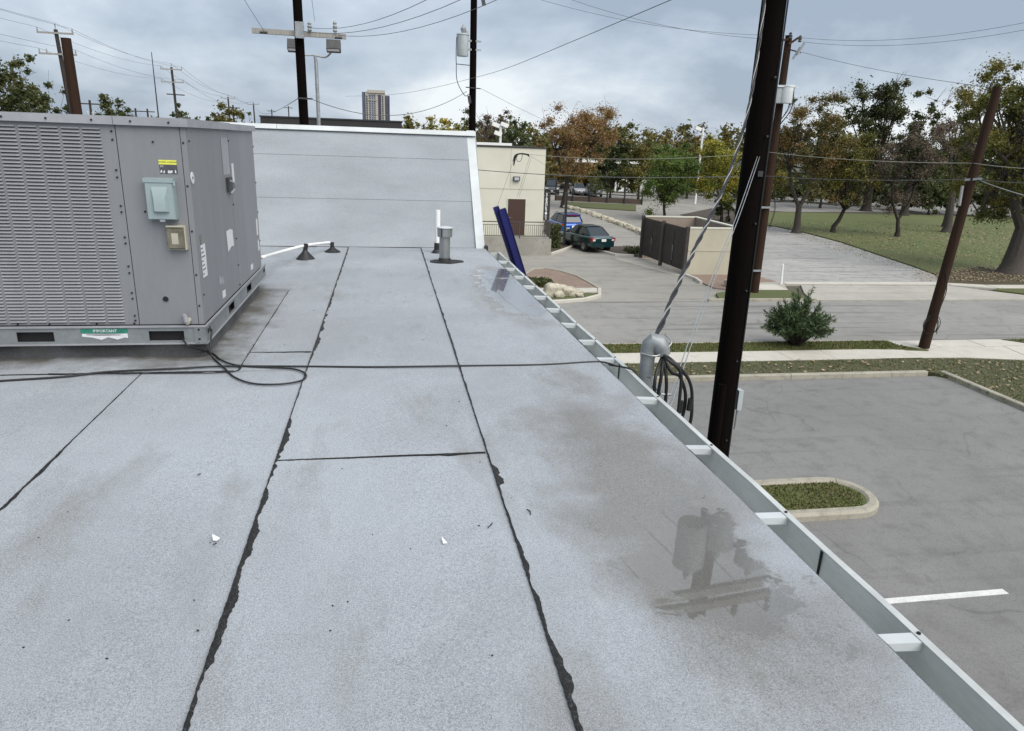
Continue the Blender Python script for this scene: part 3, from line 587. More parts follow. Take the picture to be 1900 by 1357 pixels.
# parapet: sheets lapped up a sloping face
def pl(z, off=0.0):                                       # a point of the sloping face
    return 9.4+1.2*(z-4.855)/1.485 - off*0.778, z+off*0.628
ya, za = pl(4.855); yb, zb = pl(6.30)
pp = MB(); vs = [(-12, 9.43, 4.80), (-12, yb+.03, zb), (-12, 10.62, zb), (-12, 10.62, 4.80)]; vs += [(1.275, v[1], v[2]) for v in vs]
pp.add(vs, [(0, 1, 2, 3), (7, 6, 5, 4), (0, 4, 5, 1), (1, 5, 6, 2), (2, 6, 7, 3), (3, 7, 4, 0)])
par = part('parapet', pp, 'felt_wall', b)
for i, (z0, z1) in enumerate(((4.83, 5.435), (5.425, 5.965), (5.955, 6.30))):
    o0 = 0.003+0.003*i; (y0, q0), (y1, q1) = pl(z0, o0), pl(z1, o0-0.002); (y0b, q0b), (y1b, q1b) = pl(z0, o0-0.005), pl(z1, o0-0.005)
    part('wall_sheet', MB().add([(-12, y0, q0), (1.195, y0, q0), (1.195, y1, q1), (-12, y1, q1), (-12, y0b, q0b), (1.20, y0b, q0b)], [(0, 1, 2, 3), (4, 5, 1, 0)]), 'felt_wall', par)
mb = MB(); d_ = Vector((0, 1.2, 1.485)).normalized()
mb.bar((1.215, 9.36, 4.84), (1.195, 10.62, 6.345), 0.115, 0.035, up=(0, -.778, .628)); part('end_coping', mb, 'white_metal', par)
mb = MB(); mb.box((1.288, 9.42, 4.86), (0.05, 0.16, 0.07)); part('gap_shade', mb, 'lamp_dark', par)  # dark block painted in for the shaded gap under the coping overhang
for x0, x1 in ((-12, -4.6), (-4.595, -1.445), (-1.44, 1.262)):
    mb = MB(); mb.add([(x0, 10.50, 6.285), (x1, 10.50, 6.285), (x1, 10.53, 6.345), (x0, 10.53, 6.345), (x0, 10.72, 6.335), (x1, 10.72, 6.335), (x0, 10.72, 6.25), (x1, 10.72, 6.25), (x0, 10.56, 6.28), (x1, 10.56, 6.28)],
        [(0, 1, 2, 3), (3, 2, 5, 4), (4, 5, 7, 6), (0, 3, 4, 6, 8), (1, 9, 7, 5, 2), (8, 9, 1, 0)])
    part('top_coping', mb, 'white_metal', par)
bleed(-3, 9.395, 1.2, 9.395, prof((0, .003, .008), (5, .003, .008)), 19, 0.04)
# gutter
lipz = lambda Y: RZ-0.012+0.0025*math.sin(Y*3.1)+0.002*math.sin(Y*7.7+1)
ys = list(np.arange(-4, 1.2, .8)) + list(np.arange(1.2, 9.16, 0.265)); mb = MB(); rg = []
for Y in ys:
    l = lipz(Y); bt = l-0.125; E = edge(Y)
    rg.append([(E+.006, RZ-.018), (E+.006, bt), (E+.140, bt), (E+.146, l-.004), (E+.150, l-.004), (E+.146, bt-.004), (E+.002, bt-.004), (E+.002, RZ-.018)])
m = 8; vs = [(p[0], Y, p[1]) for Y, r_ in zip(ys, rg) for p in r_]
fs = [(i*m+j, i*m+(j+1) % m, (i+1)*m+(j+1) % m, (i+1)*m+j) for i in range(len(ys)-1) for j in range(m)]
gut = part('gutter', mb.add(vs, fs), 'gutter', b)
mb = MB(); vs = [(edge(Y)+x_, Y, lipz(Y)+z_) for Y in ys for x_, z_ in ((.134, -.003), (.134, .003), (.160, .003), (.160, -.02))]
part('gutter_lip', mb.add(vs, [(i*4+j, i*4+(j+1) % 4, i*4+4+(j+1) % 4, i*4+4+j) for i in range(len(ys)-1) for j in range(4)]), 'gutter_lip', gut)
part('gutter_end', MB().b2((edge(9.15), 9.15, RZ-.14), (edge(9.15)+.152, 9.155, RZ-.012)), 'gutter', gut)
for Y in (8.44, 7.95, 7.44, 6.9, 6.4, 5.88, 5.36, 4.84, 4.39, 3.62, 2.93, 2.27, 1.54, 0.85):
    l = lipz(Y); E = edge(Y); mb = MB(); mb.add([(E-.004, Y-.022, RZ-.008), (E-.004, Y+.022, RZ-.008), (E+.14, Y+.022, l-.001), (E+.14, Y-.022, l-.001), (E-.004, Y-.022, RZ-.013), (E-.004, Y+.022, RZ-.013), (E+.14, Y+.022, l-.006), (E+.14, Y-.022, l-.006), (E+.008, Y-.021, RZ-.036), (E+.138, Y-.021, l-.032)],
        [(3, 2, 1, 0), (4, 5, 6, 7), (0, 4, 7, 3), (2, 6, 5, 1), (4, 7, 9, 8)])
    part('gutter_strap', mb, 'white_metal', gut)
    part('screw', MB().tube([(E+.147, Y+.01, l+.002), (E+.147, Y+.01, l+.008)], 0.006, 8), 'dark', gut)
for Y in (2.02, 4.28):
    E = edge(Y); part('gutter_joint', MB().b2((E+.136, Y, lipz(Y)-.12), (E+.142, Y+.008, lipz(Y)-.006)), 'dark', gut)

# ================================================================== ROOFTOP AIR CONDITIONER
ac = thing('rooftop_air_conditioner', (-2.2, 5.6, RZ), 'large grey louvred air conditioner standing on a black roof curb', 'air conditioner')
part('roof_curb', MB().b2((-3.25, 4.56, RZ-.005), (-1.135, 6.55, 4.96)), 'curb_felt', ac)
rl = part('base_rail', MB().b2((-3.3, 4.53, 4.965), (-1.15, 6.78, 5.062)), 'dark', ac)
def railface(a0, a1, holes, mk):
    mb = MB(); zb_, zt_ = 4.957, 5.068
    segs = []; c0 = a0
    for h0, h1 in holes: segs.append((c0, h0)); c0 = h1
    segs.append((c0, a1))
    for s0, s1 in segs: mk(mb, s0, s1, zb_, zt_)
    for h0, h1 in holes: mk(mb, h0, h1, zb_, 4.976); mk(mb, h0, h1, 5.036, zt_)
    return mb
part('rail_face', railface(-3.3, -1.112, ((-2.171, -1.969), (-1.441, -1.239)), lambda mb, s0, s1, z0, z1: mb.b2((s0, 4.492, z0), (s1, 4.498, z1))), 'rail', rl)
part('rail_face', railface(4.4985, 6.80, ((5.17, 5.385), (5.87, 6.09)), lambda mb, s0, s1, z0, z1: mb.b2((-1.118, s0, z0), (-1.112, s1, z1))), 'rail', rl)
part('rail_flange', MB().b2((-3.3, 4.482, 5.060), (-1.106, 4.4915, 5.072)).b2((-3.3, 4.484, 4.953), (-1.106, 4.4915, 4.962)).b2((-1.1115, 4.4995, 5.060), (-1.103, 6.80, 5.072)).b2((-1.1115, 4.4995, 4.953), (-1.103, 6.80, 4.962)), 'ac_lid', rl)
mb = MB(); mb.b2((-1.178, 4.484, 4.955), (-1.108, 4.4912, 5.066)); part('corner_plate', mb, 'rail', rl)
for x_, z_ in ((-1.150, 5.045), (-1.150, 4.985)): part('bolt_hole', MB().tube([(x_, 4.4845, z_), (x_, 4.4825, z_)], 0.007, 10), 'dark', rl)
for y_ in (4.555, 4.60): part('lifting_slot', MB().tube([(-1.1125, y_, 5.02), (-1.1105, y_, 5.02)], 0.018, 12), 'dark', rl)
for y_ in (6.70, 6.745): part('lifting_slot', MB().tube([(-1.1125, y_, 5.02), (-1.1105, y_, 5.02)], 0.018, 12), 'dark', rl)
core = part('cabinet', MB().b2((-3.3, 4.526, 5.066), (-1.134, 6.67, 6.236)), 'dark', ac)
def panel(n, a, b_): return part(n, MB().b2(a, b_), 'ac', core)
panel('louvre_panel', (-3.3, 4.510, 5.074), (-1.494, 4.525, 6.234)); panel('control_panel', (-1.489, 4.509, 5.074), (-1.154, 4.525, 6.234))
panel('corner_post', (-1.150, 4.508, 5.074), (-1.120, 4.5255, 6.234))
panel('corner_post', (-1.1335, 4.5258, 5.074), (-1.118, 4.566, 6.234))
panel('side_panel', (-1.1335, 4.570, 5.074), (-1.120, 5.640, 6.234)); panel('side_panel', (-1.1335, 5.646, 5.074), (-1.119, 6.655, 6.234))
ld = part('lid', MB().b2((-3.32, 4.50, 6.242), (-1.112, 6.68, 6.268)), 'ac_lid', ac)
for a_, b_ in (((-3.32, 4.486, 6.226), (-1.494, 4.499, 6.272)), ((-1.491, 4.485, 6.226), (-1.1005, 4.499, 6.272)), ((-1.111, 4.4995, 6.226), (-1.099, 5.65, 6.272)), ((-1.111, 5.653, 6.224), (-1.097, 6.69, 6.268))):
    part('lid_rim', MB().b2(a_, b_), 'ac_lid', ld)
# pressed louvres
lv = MB(); lw = 0.0465
lv.add([(-lw, 0, .0065), (lw, 0, .0065), (lw-.003, -.011, -.001), (-lw+.003, -.011, -.001), (-lw, 0, -.0055), (lw, 0, -.0055), (-lw+.003, -.010, -.0035), (lw-.003, -.010, -.0035)], [(0, 3, 2, 1), (3, 6, 7, 2), (0, 6, 3), (1, 2, 7), (0, 4, 6), (1, 7, 5)])
lv.cur = 1; lv.add([(-lw+.001, -.0008, -.0035), (lw-.001, -.0008, -.0035), (lw-.001, -.0008, -.0082), (-lw+.001, -.0008, -.0082)], [(0, 3, 2, 1)])
lme = lv.mesh('louvre', ['ac_lid', 'dark']); rest = MB()
for c in range(17):
    xc = -1.570-lw-c*0.1075
    for r_ in range(58):
        z_ = 6.200-r_*(1.105/57)
        if c < 5:
            o = bpy.data.objects.new('louvre', lme); COL.objects.link(o); o.parent = ac; o.location = (xc+2.2, 4.5095-5.6, z_-RZ)
        else:
            rest.cur = 0; rest.add([(xc+v[0], 4.5095+v[1], z_+v[2]) for v in lv.v[:8]], lv.f[:6]); rest.cur = 1; rest.add([(xc+v[0], 4.5095+v[1], z_+v[2]) for v in lv.v[8:]], [(0, 3, 2, 1)])
part('louvre_bank', rest, ['ac_lid', 'dark'], ac, kind='stuff')
scr = MB().tube([(0, 0, 0), (0, -.006, 0)], 0.0055, 8).mesh('screw', 'dark')
for x_, z_ in [(-1.512, z) for z in (6.19, 6.145, 5.98, 5.94, 5.78, 5.745, 5.60, 5.565, 5.43, 5.39, 5.27, 5.235, 5.13, 5.10)] + [(-1.138, z) for z in (6.14, 5.90, 5.64, 5.38, 5.19)] + [(x, 5.082) for x in (-2.16, -1.99, -1.73, -1.52)] + [(-1.385, 5.75), (-1.276, 5.57), (-1.30, 6.14)]:
    o = bpy.data.objects.new('screw', scr); COL.objects.link(o); o.parent = ac; o.location = (x_+2.2, 4.509-5.6, z_-RZ)
for y_, z_ in [(5.643, z) for z in (6.15, 5.87, 5.7, 5.45, 5.25, 5.1)] + [(6.65, z) for z in (6.1, 5.8, 5.55, 5.3)] + [(4.548, z) for z in (6.15, 5.25)]:
    o = bpy.data.objects.new('screw', scr); COL.objects.link(o); o.parent = ac; o.rotation_euler = (0, 0, R(90)); o.location = (-1.1185+2.2, y_-5.6, z_-RZ)
for x_ in (-2.05, -1.83, -1.60, -1.40, -1.20):
    o = bpy.data.objects.new('screw', scr); COL.objects.link(o); o.parent = ac; o.location = (x_+2.2, 4.4845-5.6, 6.247-RZ)
# electrical disconnect
dc = part('disconnect_box', MB().b2((-1.354, 4.45, 5.712), (-1.203, 4.509, 5.930)), 'box_teal', ac)
mb = MB(); mb.b2((-1.359, 4.440, 5.920), (-1.198, 4.509, 5.944)); part('disconnect_hood', mb, 'box_teal', dc)
def frust(cx_, cz_, w0, h0, w1, h1, y0, y1, sh=0.0):
    v = [(cx_-w0/2, y0, cz_-h0/2), (cx_+w0/2, y0, cz_-h0/2), (cx_+w0/2, y0, cz_+h0/2), (cx_-w0/2, y0, cz_+h0/2), (cx_-w1/2, y1, cz_+sh-h1/2), (cx_+w1/2, y1, cz_+sh-h1/2), (cx_+w1/2, y1, cz_+sh+h1/2), (cx_-w1/2, y1, cz_+sh+h1/2)]
    return MB().add(v, [(4, 5, 6, 7), (0, 1, 5, 4), (1, 2, 6, 5), (2, 3, 7, 6), (3, 0, 4, 7)])
part('disconnect_cover', MB().b2((-1.350, 4.444, 5.716), (-1.207, 4.4495, 5.918)), 'box_teal', dc)
part('cover_boss', frust(-1.276, 5.826, 0.088, 0.142, 0.062, 0.075, 4.4435, 4.418, -0.028), 'box_teal', dc, 'auto')
part('latch_tab', MB().b2((-1.290, 4.440, 5.700), (-1.262, 4.452, 5.713)), 'galv', dc)
part('hinge_pin', MB().tube([(-1.196, 4.45, 5.905), (-1.196, 4.45, 5.93)], 0.008, 8), 'box_teal', dc)
ot = part('outlet_cover', frust(-1.221, 5.603, 0.104, 0.138, 0.086, 0.112, 4.509, 4.452), 'smoke_plastic', ac)
part('cover_rim', MB().b2((-1.275, 4.496, 5.532), (-1.268, 4.5085, 5.674)).b2((-1.174, 4.47, 5.535), (-1.166, 4.5085, 5.674)).b2((-1.268, 4.46, 5.667), (-1.174, 4.5085, 5.676)).b2((-1.268, 4.49, 5.530), (-1.174, 4.5085, 5.537)), 'ivory', ot)
part('outlet_face', MB().b2((-1.240, 4.449, 5.570), (-1.203, 4.4515, 5.634)), 'ivory', ot)
kn = part('knockout_hole', MB().tube([(-1.327, 4.5095, 5.231), (-1.327, 4.5065, 5.231)], 0.017, 20), 'dark', ac)
part('hole_ring', MB()._lathe((0, 0, 0), [(0.0175, 0), (0.0175, .003), (0.021, .003), (0.021, 0)], 20).mesh('hole_ring', 'ac'), None, kn)
bpy.data.objects[kn.children[0].name].rotation_euler = (R(90), 0, 0); kn.children[0].location = (-1.327+2.2, 4.5095-5.6, 5.231-RZ)
# labels and lettering
def letters(name, body, size, c, mt, parent, rot=None, bold=0.0, th=0.0008):
    vs, fs = text_mesh(body, size, bold); rot = rot or Matrix.Rotation(R(90), 3, 'X')
    mb = MB(); mb.add([Vector(c)+rot @ Vector(v) for v in vs], fs); return part(name, mb, mt, parent)
cl = part('caution_label', MB().b2((-1.282, 4.5075, 6.018), (-1.186, 4.5088, 6.043)), 'yellow', ac)
letters('label_text', 'CAUTION / ATTENTION', 0.0092, (-1.234, 4.507, 6.0305), 'ink', cl, bold=0.00025)
dl = part('worn_label', MB().b2((-1.280, 4.5076, 5.966), (-1.184, 4.5088, 6.0175)), 'label_dark', ac)
letters('label_text', 'PT', 0.016, (-1.266, 4.507, 6.006), 'label_white', dl)
rs = np.random.RandomState(5)
for x_, w_ in ((-1.271, .012), (-1.256, .011), (-1.231, .012), (-1.217, .013), (-1.194, .013)):
    q = [(x_+rs.uniform(-1, 1)*.003+dx*w_/2, 4.507, 5.979+dz*.0085+rs.uniform(-1, 1)*.003) for dx, dz in ((-1, -1), (1, -1), (.6, 1), (-.7, .8))]; part('torn_paper', MB().quad(*q), 'label_white', dl)
il = part('important_label', MB().b2((-1.820, 4.490, 5.026), (-1.558, 4.4912, 5.054)), 'label_green', ac)
letters('label_text', 'IMPORTANT', 0.024, (-1.684, 4.4893, 5.040), 'label_white', il, bold=0.0003)
part('torn_paper', MB().add([(-1.815, 4.4905, 5.024), (-1.815, 4.4905, 5.006), (-1.76, 4.4905, 5.000), (-1.71, 4.4905, 4.985), (-1.67, 4.4905, 5.001), (-1.62, 4.4905, 4.986), (-1.575, 4.4905, 4.999), (-1.560, 4.4905, 4.994), (-1.560, 4.4905, 5.024), (-1.66, 4.4905, 5.020)], [tuple(range(10))]), 'label_white', il)
part('torn_paper', MB().add([(-1.79, 4.4898, 5.016), (-1.72, 4.4898, 5.012), (-1.60, 4.4898, 5.013), (-1.60, 4.4898, 5.017), (-1.79, 4.4898, 5.0195)], [(0, 1, 2, 3, 4)]), 'label_dark', il)
def sticker(y0, y1, z0, z1, mt='label_white', torn=0.0, n='sticker', seed=0):
    rs = np.random.RandomState(seed); X = -1.1182; j = lambda s_: rs.uniform(-1, 1)*torn
    pts = [(y0+j(0), z0+j(0)), ((y0+y1)/2+j(0), z0+j(0)), (y1+j(0), z0+j(0)), (y1+j(0), (z0+z1)/2+j(0)), (y1+j(0), z1+j(0)), ((y0+y1)/2+j(0), z1+j(0)), (y0+j(0), z1+j(0)), (y0+j(0), (z0+z1)/2+j(0))]
    v = [(X, p[0], p[1]) for p in pts]; return part(n, MB().add(v, [tuple(range(8))]), mt, ac)
s1 = sticker(4.583, 4.70, 5.345, 5.545)
for i in range(7): part('printed_line', MB().b2((-1.1178, 4.59, 5.365+i*.026), (-1.1175, 4.59+.035+.06*((i*37) % 10)/10, 5.371+i*.026)), 'ink', s1)
sticker(4.6, 4.66, 5.548, 5.60, 'smoke_plastic', 0.006, seed=1)
sticker(5.35, 5.56, 5.42, 5.54, torn=0.03, seed=2); sticker(5.69, 5.765, 5.85, 5.99); sticker(6.53, 6.60, 5.36, 5.50, torn=0.004)
sticker(6.54, 6.62, 5.22, 5.32, torn=0.02, seed=3); sticker(5.05, 5.15, 5.115, 5.165, torn=0.004); sticker(6.14, 6.25, 5.12, 5.165, torn=0.004); sticker(4.99, 5.11, 5.21, 5.27, torn=0.02, seed=4, mt='ac_lid')
sticker(5.40, 5.62, 5.92, 6.17, mt='ac_lid')
lt = part('door_latch', MB().b2((-1.1195, 5.46, 5.80), (-1.100, 5.60, 5.90)), 'lamp_dark', ac)
part('latch_handle', MB().tube(bez((-1.1, 5.49, 5.88), (-1.075, 5.52, 5.86), (-1.078, 5.53, 5.82), (-1.1, 5.5, 5.79)), 0.008, 6), 'galv', lt)
part('grommet', MB().tube([(-1.1178, 4.545, 5.945), (-1.114, 4.545, 5.945)], 0.034, 18), 'label_white', ac)
part('grommet_hole', MB().tube([(-1.1139, 4.545, 5.945), (-1.1125, 4.545, 5.945)], 0.008, 10), 'dark', ac)
st_ = part('drain_stub', MB().tube([(-1.208, 4.511, 5.10), (-1.208, 4.47, 5.096)], 0.016, 12), 'ivory', ac)
part('stub_cap', MB().tube([(-1.212, 4.475, 5.098), (-1.222, 4.47, 5.145)], [0.017, 0.013], 12), 'ac_lid', st_)

# ================================================================== THINGS ON THE ROOF
def zr(Y=0): return RZ+0.006
c_ = thing('roof_cable', (0, 4.3, RZ), 'long thin black cable lying across the roof from left edge to gutter', 'cable')
path = [at(x, y, RZ+.011) for x, y in ((-120, 716), (0, 707), (120, 699), (200, 690), (330, 684), (410, 680), (560, 680), (700, 681), (850, 679), (1000, 677), (1090, 672), (1118, 672), (1140, 678))]
path += [Vector((1.40, 4.20, RZ+.004)), Vector((1.52, 4.06, RZ+.004)), Vector((1.57, 4.0, RZ-.12))]
part('cable_run', MB().tube(bez(*path, n=6), 0.0058, 8), 'cable', c_, True)
c_ = thing('looped_cable', (-1.1, 4.3, RZ), 'black flexible wire looping on the roof beside the air conditioner corner', 'cable')
lp = [(-1.26, 4.50, 5.00), (-1.20, 4.43, 4.955)] + [tuple(at(x, y, RZ+.012)) for x, y in ((392, 655), (410, 668), (440, 678), (500, 682), (545, 685), (567, 694), (560, 706), (520, 713), (470, 712), (435, 700), (415, 682), (395, 664))] + [tuple(aty(385, 650, 4.46)), (-1.09, 4.46, 4.93), (-1.088, 4.52, 5.0), (-1.09, 4.55, 5.03)]
part('cable_run', MB().tube(bez(*lp, n=8), 0.0055, 8), 'cable', c_, True)
c_ = thing('thin_wire', (-1.5, 4.25, RZ), 'thin slack wire lying along the roof in front of the air conditioner', 'cable')
part('cable_run', MB().tube(bez(*[at(x, y, RZ+.010) for x, y in ((90, 694), (200, 694), (300, 693), (400, 692), (440, 688), (450, 676))], n=6), 0.0032, 6), 'cable', c_, True)
def boot(name, p, r0, h, r1, label):
    return p
# condensate line on two cone feet
c_ = thing('condensate_pipe', (-0.9, 8.5, RZ), 'white plastic pipe running from the air conditioner to a roof drain', 'pipe')
pa = [atx(486, 478, -1.15), aty(520, 468, 7.9), aty(566, 456, 8.46), aty(600, 451.5, 8.95), aty(611, 450.5, 9.05)]
pts = bez(*pa, n=6) + [Vector((pa[-1].x+.025, pa[-1].y+.005, pa[-1].z-.03)), Vector((pa[-1].x+.028, pa[-1].y+.005, RZ+.05))]
part('pipe_run', MB().tube(pts, 0.017, 10), 'pvc', c_, True)
f1 = at(567, 481, RZ); top1 = aty(566, 456, 8.46)
part('pipe_post', MB().tube([(f1.x, f1.y, RZ+.12), (f1.x, f1.y, top1.z-.05)], 0.022, 10), 'pvc', c_)
part('pipe_clip', MB().tube([(f1.x, f1.y, top1.z-.055), (f1.x+.015, f1.y, top1.z+.025)], 0.026, 10), 'rubber', c_)
part('cone_foot', MB().lathe((f1.x, f1.y, RZ), [(0.108, 0.002), (0.095, 0.018), (0.06, 0.055), (0.03, 0.09), (0.022, 0.115)], 20), 'rubber', c_, 'auto')
f2 = at(617, 468, RZ)
part('drain_boot', MB().lathe((f2.x, f2.y, RZ), [(0.10, 0.002), (0.085, 0.015), (0.045, 0.04), (0.024, 0.06), (0.022, 0.12)], 18), 'rubber', c_, 'auto')
c_ = thing('vent_pipe', tuple(at(812, 470, RZ)), 'tall white plastic vent pipe with black boot near the parapet', 'vent pipe')
q = at(812, 470, RZ); hh = aty(812, 390, q.y).z
part('pipe_run', MB().tube([(q.x, q.y, RZ+.1), (q.x, q.y, hh)], 0.032, 14).tube([(q.x, q.y, hh-.02), (q.x, q.y, hh-.019)], 0.02, 8), 'pvc', c_, 'auto')
part('drain_boot', MB().lathe((q.x, q.y, RZ), [(0.085, 0.002), (0.07, 0.02), (0.045, 0.05), (0.042, 0.13)], 16), 'rubber', c_, 'auto')
q = at(825, 487, RZ); c_ = thing('metal_flue', tuple(q), 'short galvanised flue with flat cap on black tar base', 'flue')
k = (aty(824, 422, q.y).z-RZ)
part('flue_pipe', MB().tube([(q.x, q.y, RZ+.005), (q.x, q.y, RZ+k*0.74)], 0.062, 20), 'steel', c_, 'auto')
part('flue_collar', MB().lathe((q.x, q.y, RZ), [(0.064, k*.72), (0.085, k*.74), (0.088, k*.97), (0.07, k*.975)], 20), 'steel', c_, 'auto')
part('flue_cap', MB().lathe((q.x, q.y, RZ), [(0.096, k*.985), (0.096, k*1.0), (0.03, k*1.03)], 20), 'white_metal', c_, 'auto')
for a_ in (0.4, 2.5, 4.2): part('cap_bracket', MB().bar((q.x+.086*math.cos(a_), q.y+.086*math.sin(a_), RZ+k*.74), (q.x+.092*math.cos(a_), q.y+.092*math.sin(a_), RZ+k*.99), 0.012), 'lamp_dark', c_)
rs = np.random.RandomState(8); pts = []
for i in range(22):
    a_ = 2*math.pi*i/22; r_ = 0.135+0.03*rs.rand(); pts.append((q.x+r_*1.25*math.cos(a_)+.02, q.y+r_*math.sin(a_)))
part('tar_base', MB().prism(pts, RZ, RZ+.014).lathe((q.x, q.y, RZ), [(0.10, .01), (0.075, .03), (0.064, .055)], 18), 'bitumen', c_)
# scraps and twigs
for n_, lab, pxs in (('paper_scrap', 'white torn scrap lying left of the wide tar seam', ((394, 994), (408, 998), (402, 1003), (395, 1002))), ('paper_scrap', 'white torn scrap lying in the middle strip of the roof', ((819, 998), (830, 1007), (822, 1008)))):
    v = [at(x, y, RZ+.010) for x, y in pxs]; v[0] = v[0]+Vector((0, 0, .006)); mb = MB(); mb.add([tuple(p) for p in v]+[(p.x, p.y, p.z-.003) for p in v], [tuple(range(len(v))), tuple(range(len(v), 2*len(v)))[::-1]]+[(i, (i+1) % len(v), len(v)+(i+1) % len(v), len(v)+i) for i in range(len(v))])
    solo(n_, mb, 'white_paint', tuple(v[0]), lab, 'scrap', 'torn white scraps on the roof')
for (a_, b_), lab in ((((905, 980), (914, 970)), 'thin dry twig beside the right tar seam'), (((978, 945), (985, 955)), 'small dark twig right of the right tar seam'), (((366, 882), (373, 879)), 'tiny dark twig left of the wide tar seam'), (((395, 1011), (402, 1009)), 'dark crumb just below the left white scrap'), (((1200, 700), (1208, 703)), 'dark leaf stalk near the gutter by the weatherhead')):
    p, q = at(*a_, RZ+.008), at(*b_, RZ+.009); solo('twig', MB().tube([p, (p+q)/2+Vector((.004, 0, .003)), q], [.0018, .0025, .0015], 5), 'bark_dark', tuple(p), lab, 'twig', 'twigs on the roof')
rs = np.random.RandomState(4); mb = MB()
for i in range(110):
    x_, y_ = rs.uniform(-1.4, 1.4), rs.uniform(1.3, 9.3)
    if x_ < -.9 and y_ > 4.2: continue
    mb.rock((x_, y_, RZ+.004), (rs.uniform(.003, .009), rs.uniform(.003, .008), .004), i, 1)
o = solo('roof_grit', mb, 'bark_dark', (0, 5, RZ), 'dark specks of grit scattered over the grey roof', 'grit', kind='stuff')

# ================================================================== SERVICE MAST AT THE GUTTER
mx_, my_ = 1.625, 4.13
c_ = thing('service_mast', (mx_, my_, 0), 'galvanised conduit mast with weatherhead and black drip loops beside the gutter', 'service mast')
zt = 4.98
part('mast_pipe', MB().tube([(mx_, my_, 1.2), (mx_, my_, zt-.03)], 0.0455, 16), 'galv', c_, 'auto')
hd = part('weatherhead', MB().tube([(mx_, my_, zt-.05), (mx_, my_, zt-.005), (mx_+.006, my_-.004, zt+.03), (mx_+.026, my_-.012, zt+.055), (mx_+.052, my_-.022, zt+.048), (mx_+.075, my_-.032, zt+.018), (mx_+.086, my_-.036, zt-.025)], [.048, .050, .054, .058, .059, .055, .047], 16), 'galv', c_, 'auto')
part('head_strap', MB().tube(bez((mx_-.06, my_-.02, zt-.015), (mx_, my_-.068, zt-.022), (mx_+.06, my_-.07, zt-.012), (mx_+.10, my_-.075, zt+.035), (mx_+.128, my_-.05, zt+.065), (mx_+.105, my_+.01, zt+.095), n=5), 0.005, 6), 'alu', hd, True)
part('pipe_bracket', MB().b2((1.51, my_-.075, RZ-.155), (1.70, my_-.05, RZ-.135)).b2((1.51, my_+.05, RZ-.155), (1.70, my_+.075, RZ-.135)).b2((1.70, my_-.075, RZ-.155), (1.72, my_+.075, RZ-.135)), 'galv', c_)
part('bracket_bolt', MB().tube([(1.70, my_-.09, RZ-.145), (1.77, my_-.09, RZ-.15)], 0.009, 6), 'galv', c_)
hx, hy, hz = mx_+.085, my_-.04, zt-.02
Yl = 3.98
loops = [((1222, 645), (1216, 700), (1214, 745), (1212, 790)), ((1225, 645), (1228, 690), (1220, 740), (1213, 800)), ((1230, 640), (1236, 700), (1235, 740), (1228, 800)), ((1228, 648), (1240, 668), (1262, 690), (1262, 730), (1250, 800)), ((1234, 645), (1250, 672), (1278, 705), (1284, 745), (1275, 800)), ((1236, 650), (1245, 690), (1262, 700), (1272, 740), (1258, 795))]
for i, L in enumerate(loops):
    pts = [Vector((hx, hy+.01*(i % 3), hz))] + [aty(x, y, Yl+.03*(i % 3)) for x, y in L[1:]]; e_ = pts[-1]; pts += [e_.lerp(Vector((1.46, 4.0, 4.1)), .5)+Vector((.05, 0, -.12)), Vector((1.45, 3.92+.035*i, 3.88))]
    part('drip_loop', MB().tube(bez(*pts, n=7), 0.011, 8), 'cable', c_, True)
for p in ((1263, 752), (1281, 748)): 
    q = aty(*p, Yl+.03); part('cable_splice', MB().tube([q+Vector((0, 0, .03)), q+Vector((-.005, 0, -.05))], 0.018, 8), 'rubber', c_)
part('meter_box', MB().b2((1.36, 3.82, 3.2), (1.54, 4.18, 3.88)), 'galv', c_)
# the big near pole, running up out of the picture; its top shows in the wet roof
PB = far(1350, 700, 10.2); bx, by = PB.x, PB.y
near = thing('utility_pole', (bx, by, 0), 'thick black creosoted utility pole rising out of frame just beyond the gutter', 'utility pole')
tp = Vector((bx-.04, by+.02, 10.65))
part('pole_shaft', MB().tube([(bx, by, -.1), (bx-.01, by, 3), (bx-.02, by+.01, 6), tp], [.172, .168, .158, .135], 18), 'pole_black', near, 'auto')
part('riser_guard', MB().tube([(bx-.13, by-.14, 0), (bx-.125, by-.13, 3.05)], 0.06, 10), 'pole_black', near, 'auto')
for z_ in (2.2, 3.4, 4.4, 5.3, 6.4, 7.1): part('pole_bolt', MB().tube([(bx+.02, by-.15, z_), (bx+.015, by-.19, z_)], .014, 6), 'lamp_dark', near)
part('ground_wire', MB().tube([(bx+.10, by-.145, .1), (bx+.09, by-.140, 4), (bx+.075, by-.128, 8.6)], .010, 6), 'cable', near); part('pole_tag', MB().b2((bx-.04, by-.176, 5.9), (bx+.03, by-.168, 5.97)), 'lamp_dark', near)
mbx = part('pole_box', MB().b2((bx+.17, by-.08, 2.62), (bx+.24, by+.04, 2.92)), 'can', near)
part('box_conduit', MB().tube([(bx+.21, by-.02, 2.62), (bx+.205, by-.02, 2.3)], 0.014, 6), 'galv', mbx)
for z_, L in ((10.12, 1.25), (10.36, 1.1)):
    part('crossarm', MB().bar((bx-L, by-.2, z_), (bx+L, by-.06, z_), .10, .12), 'arm_wood', near)
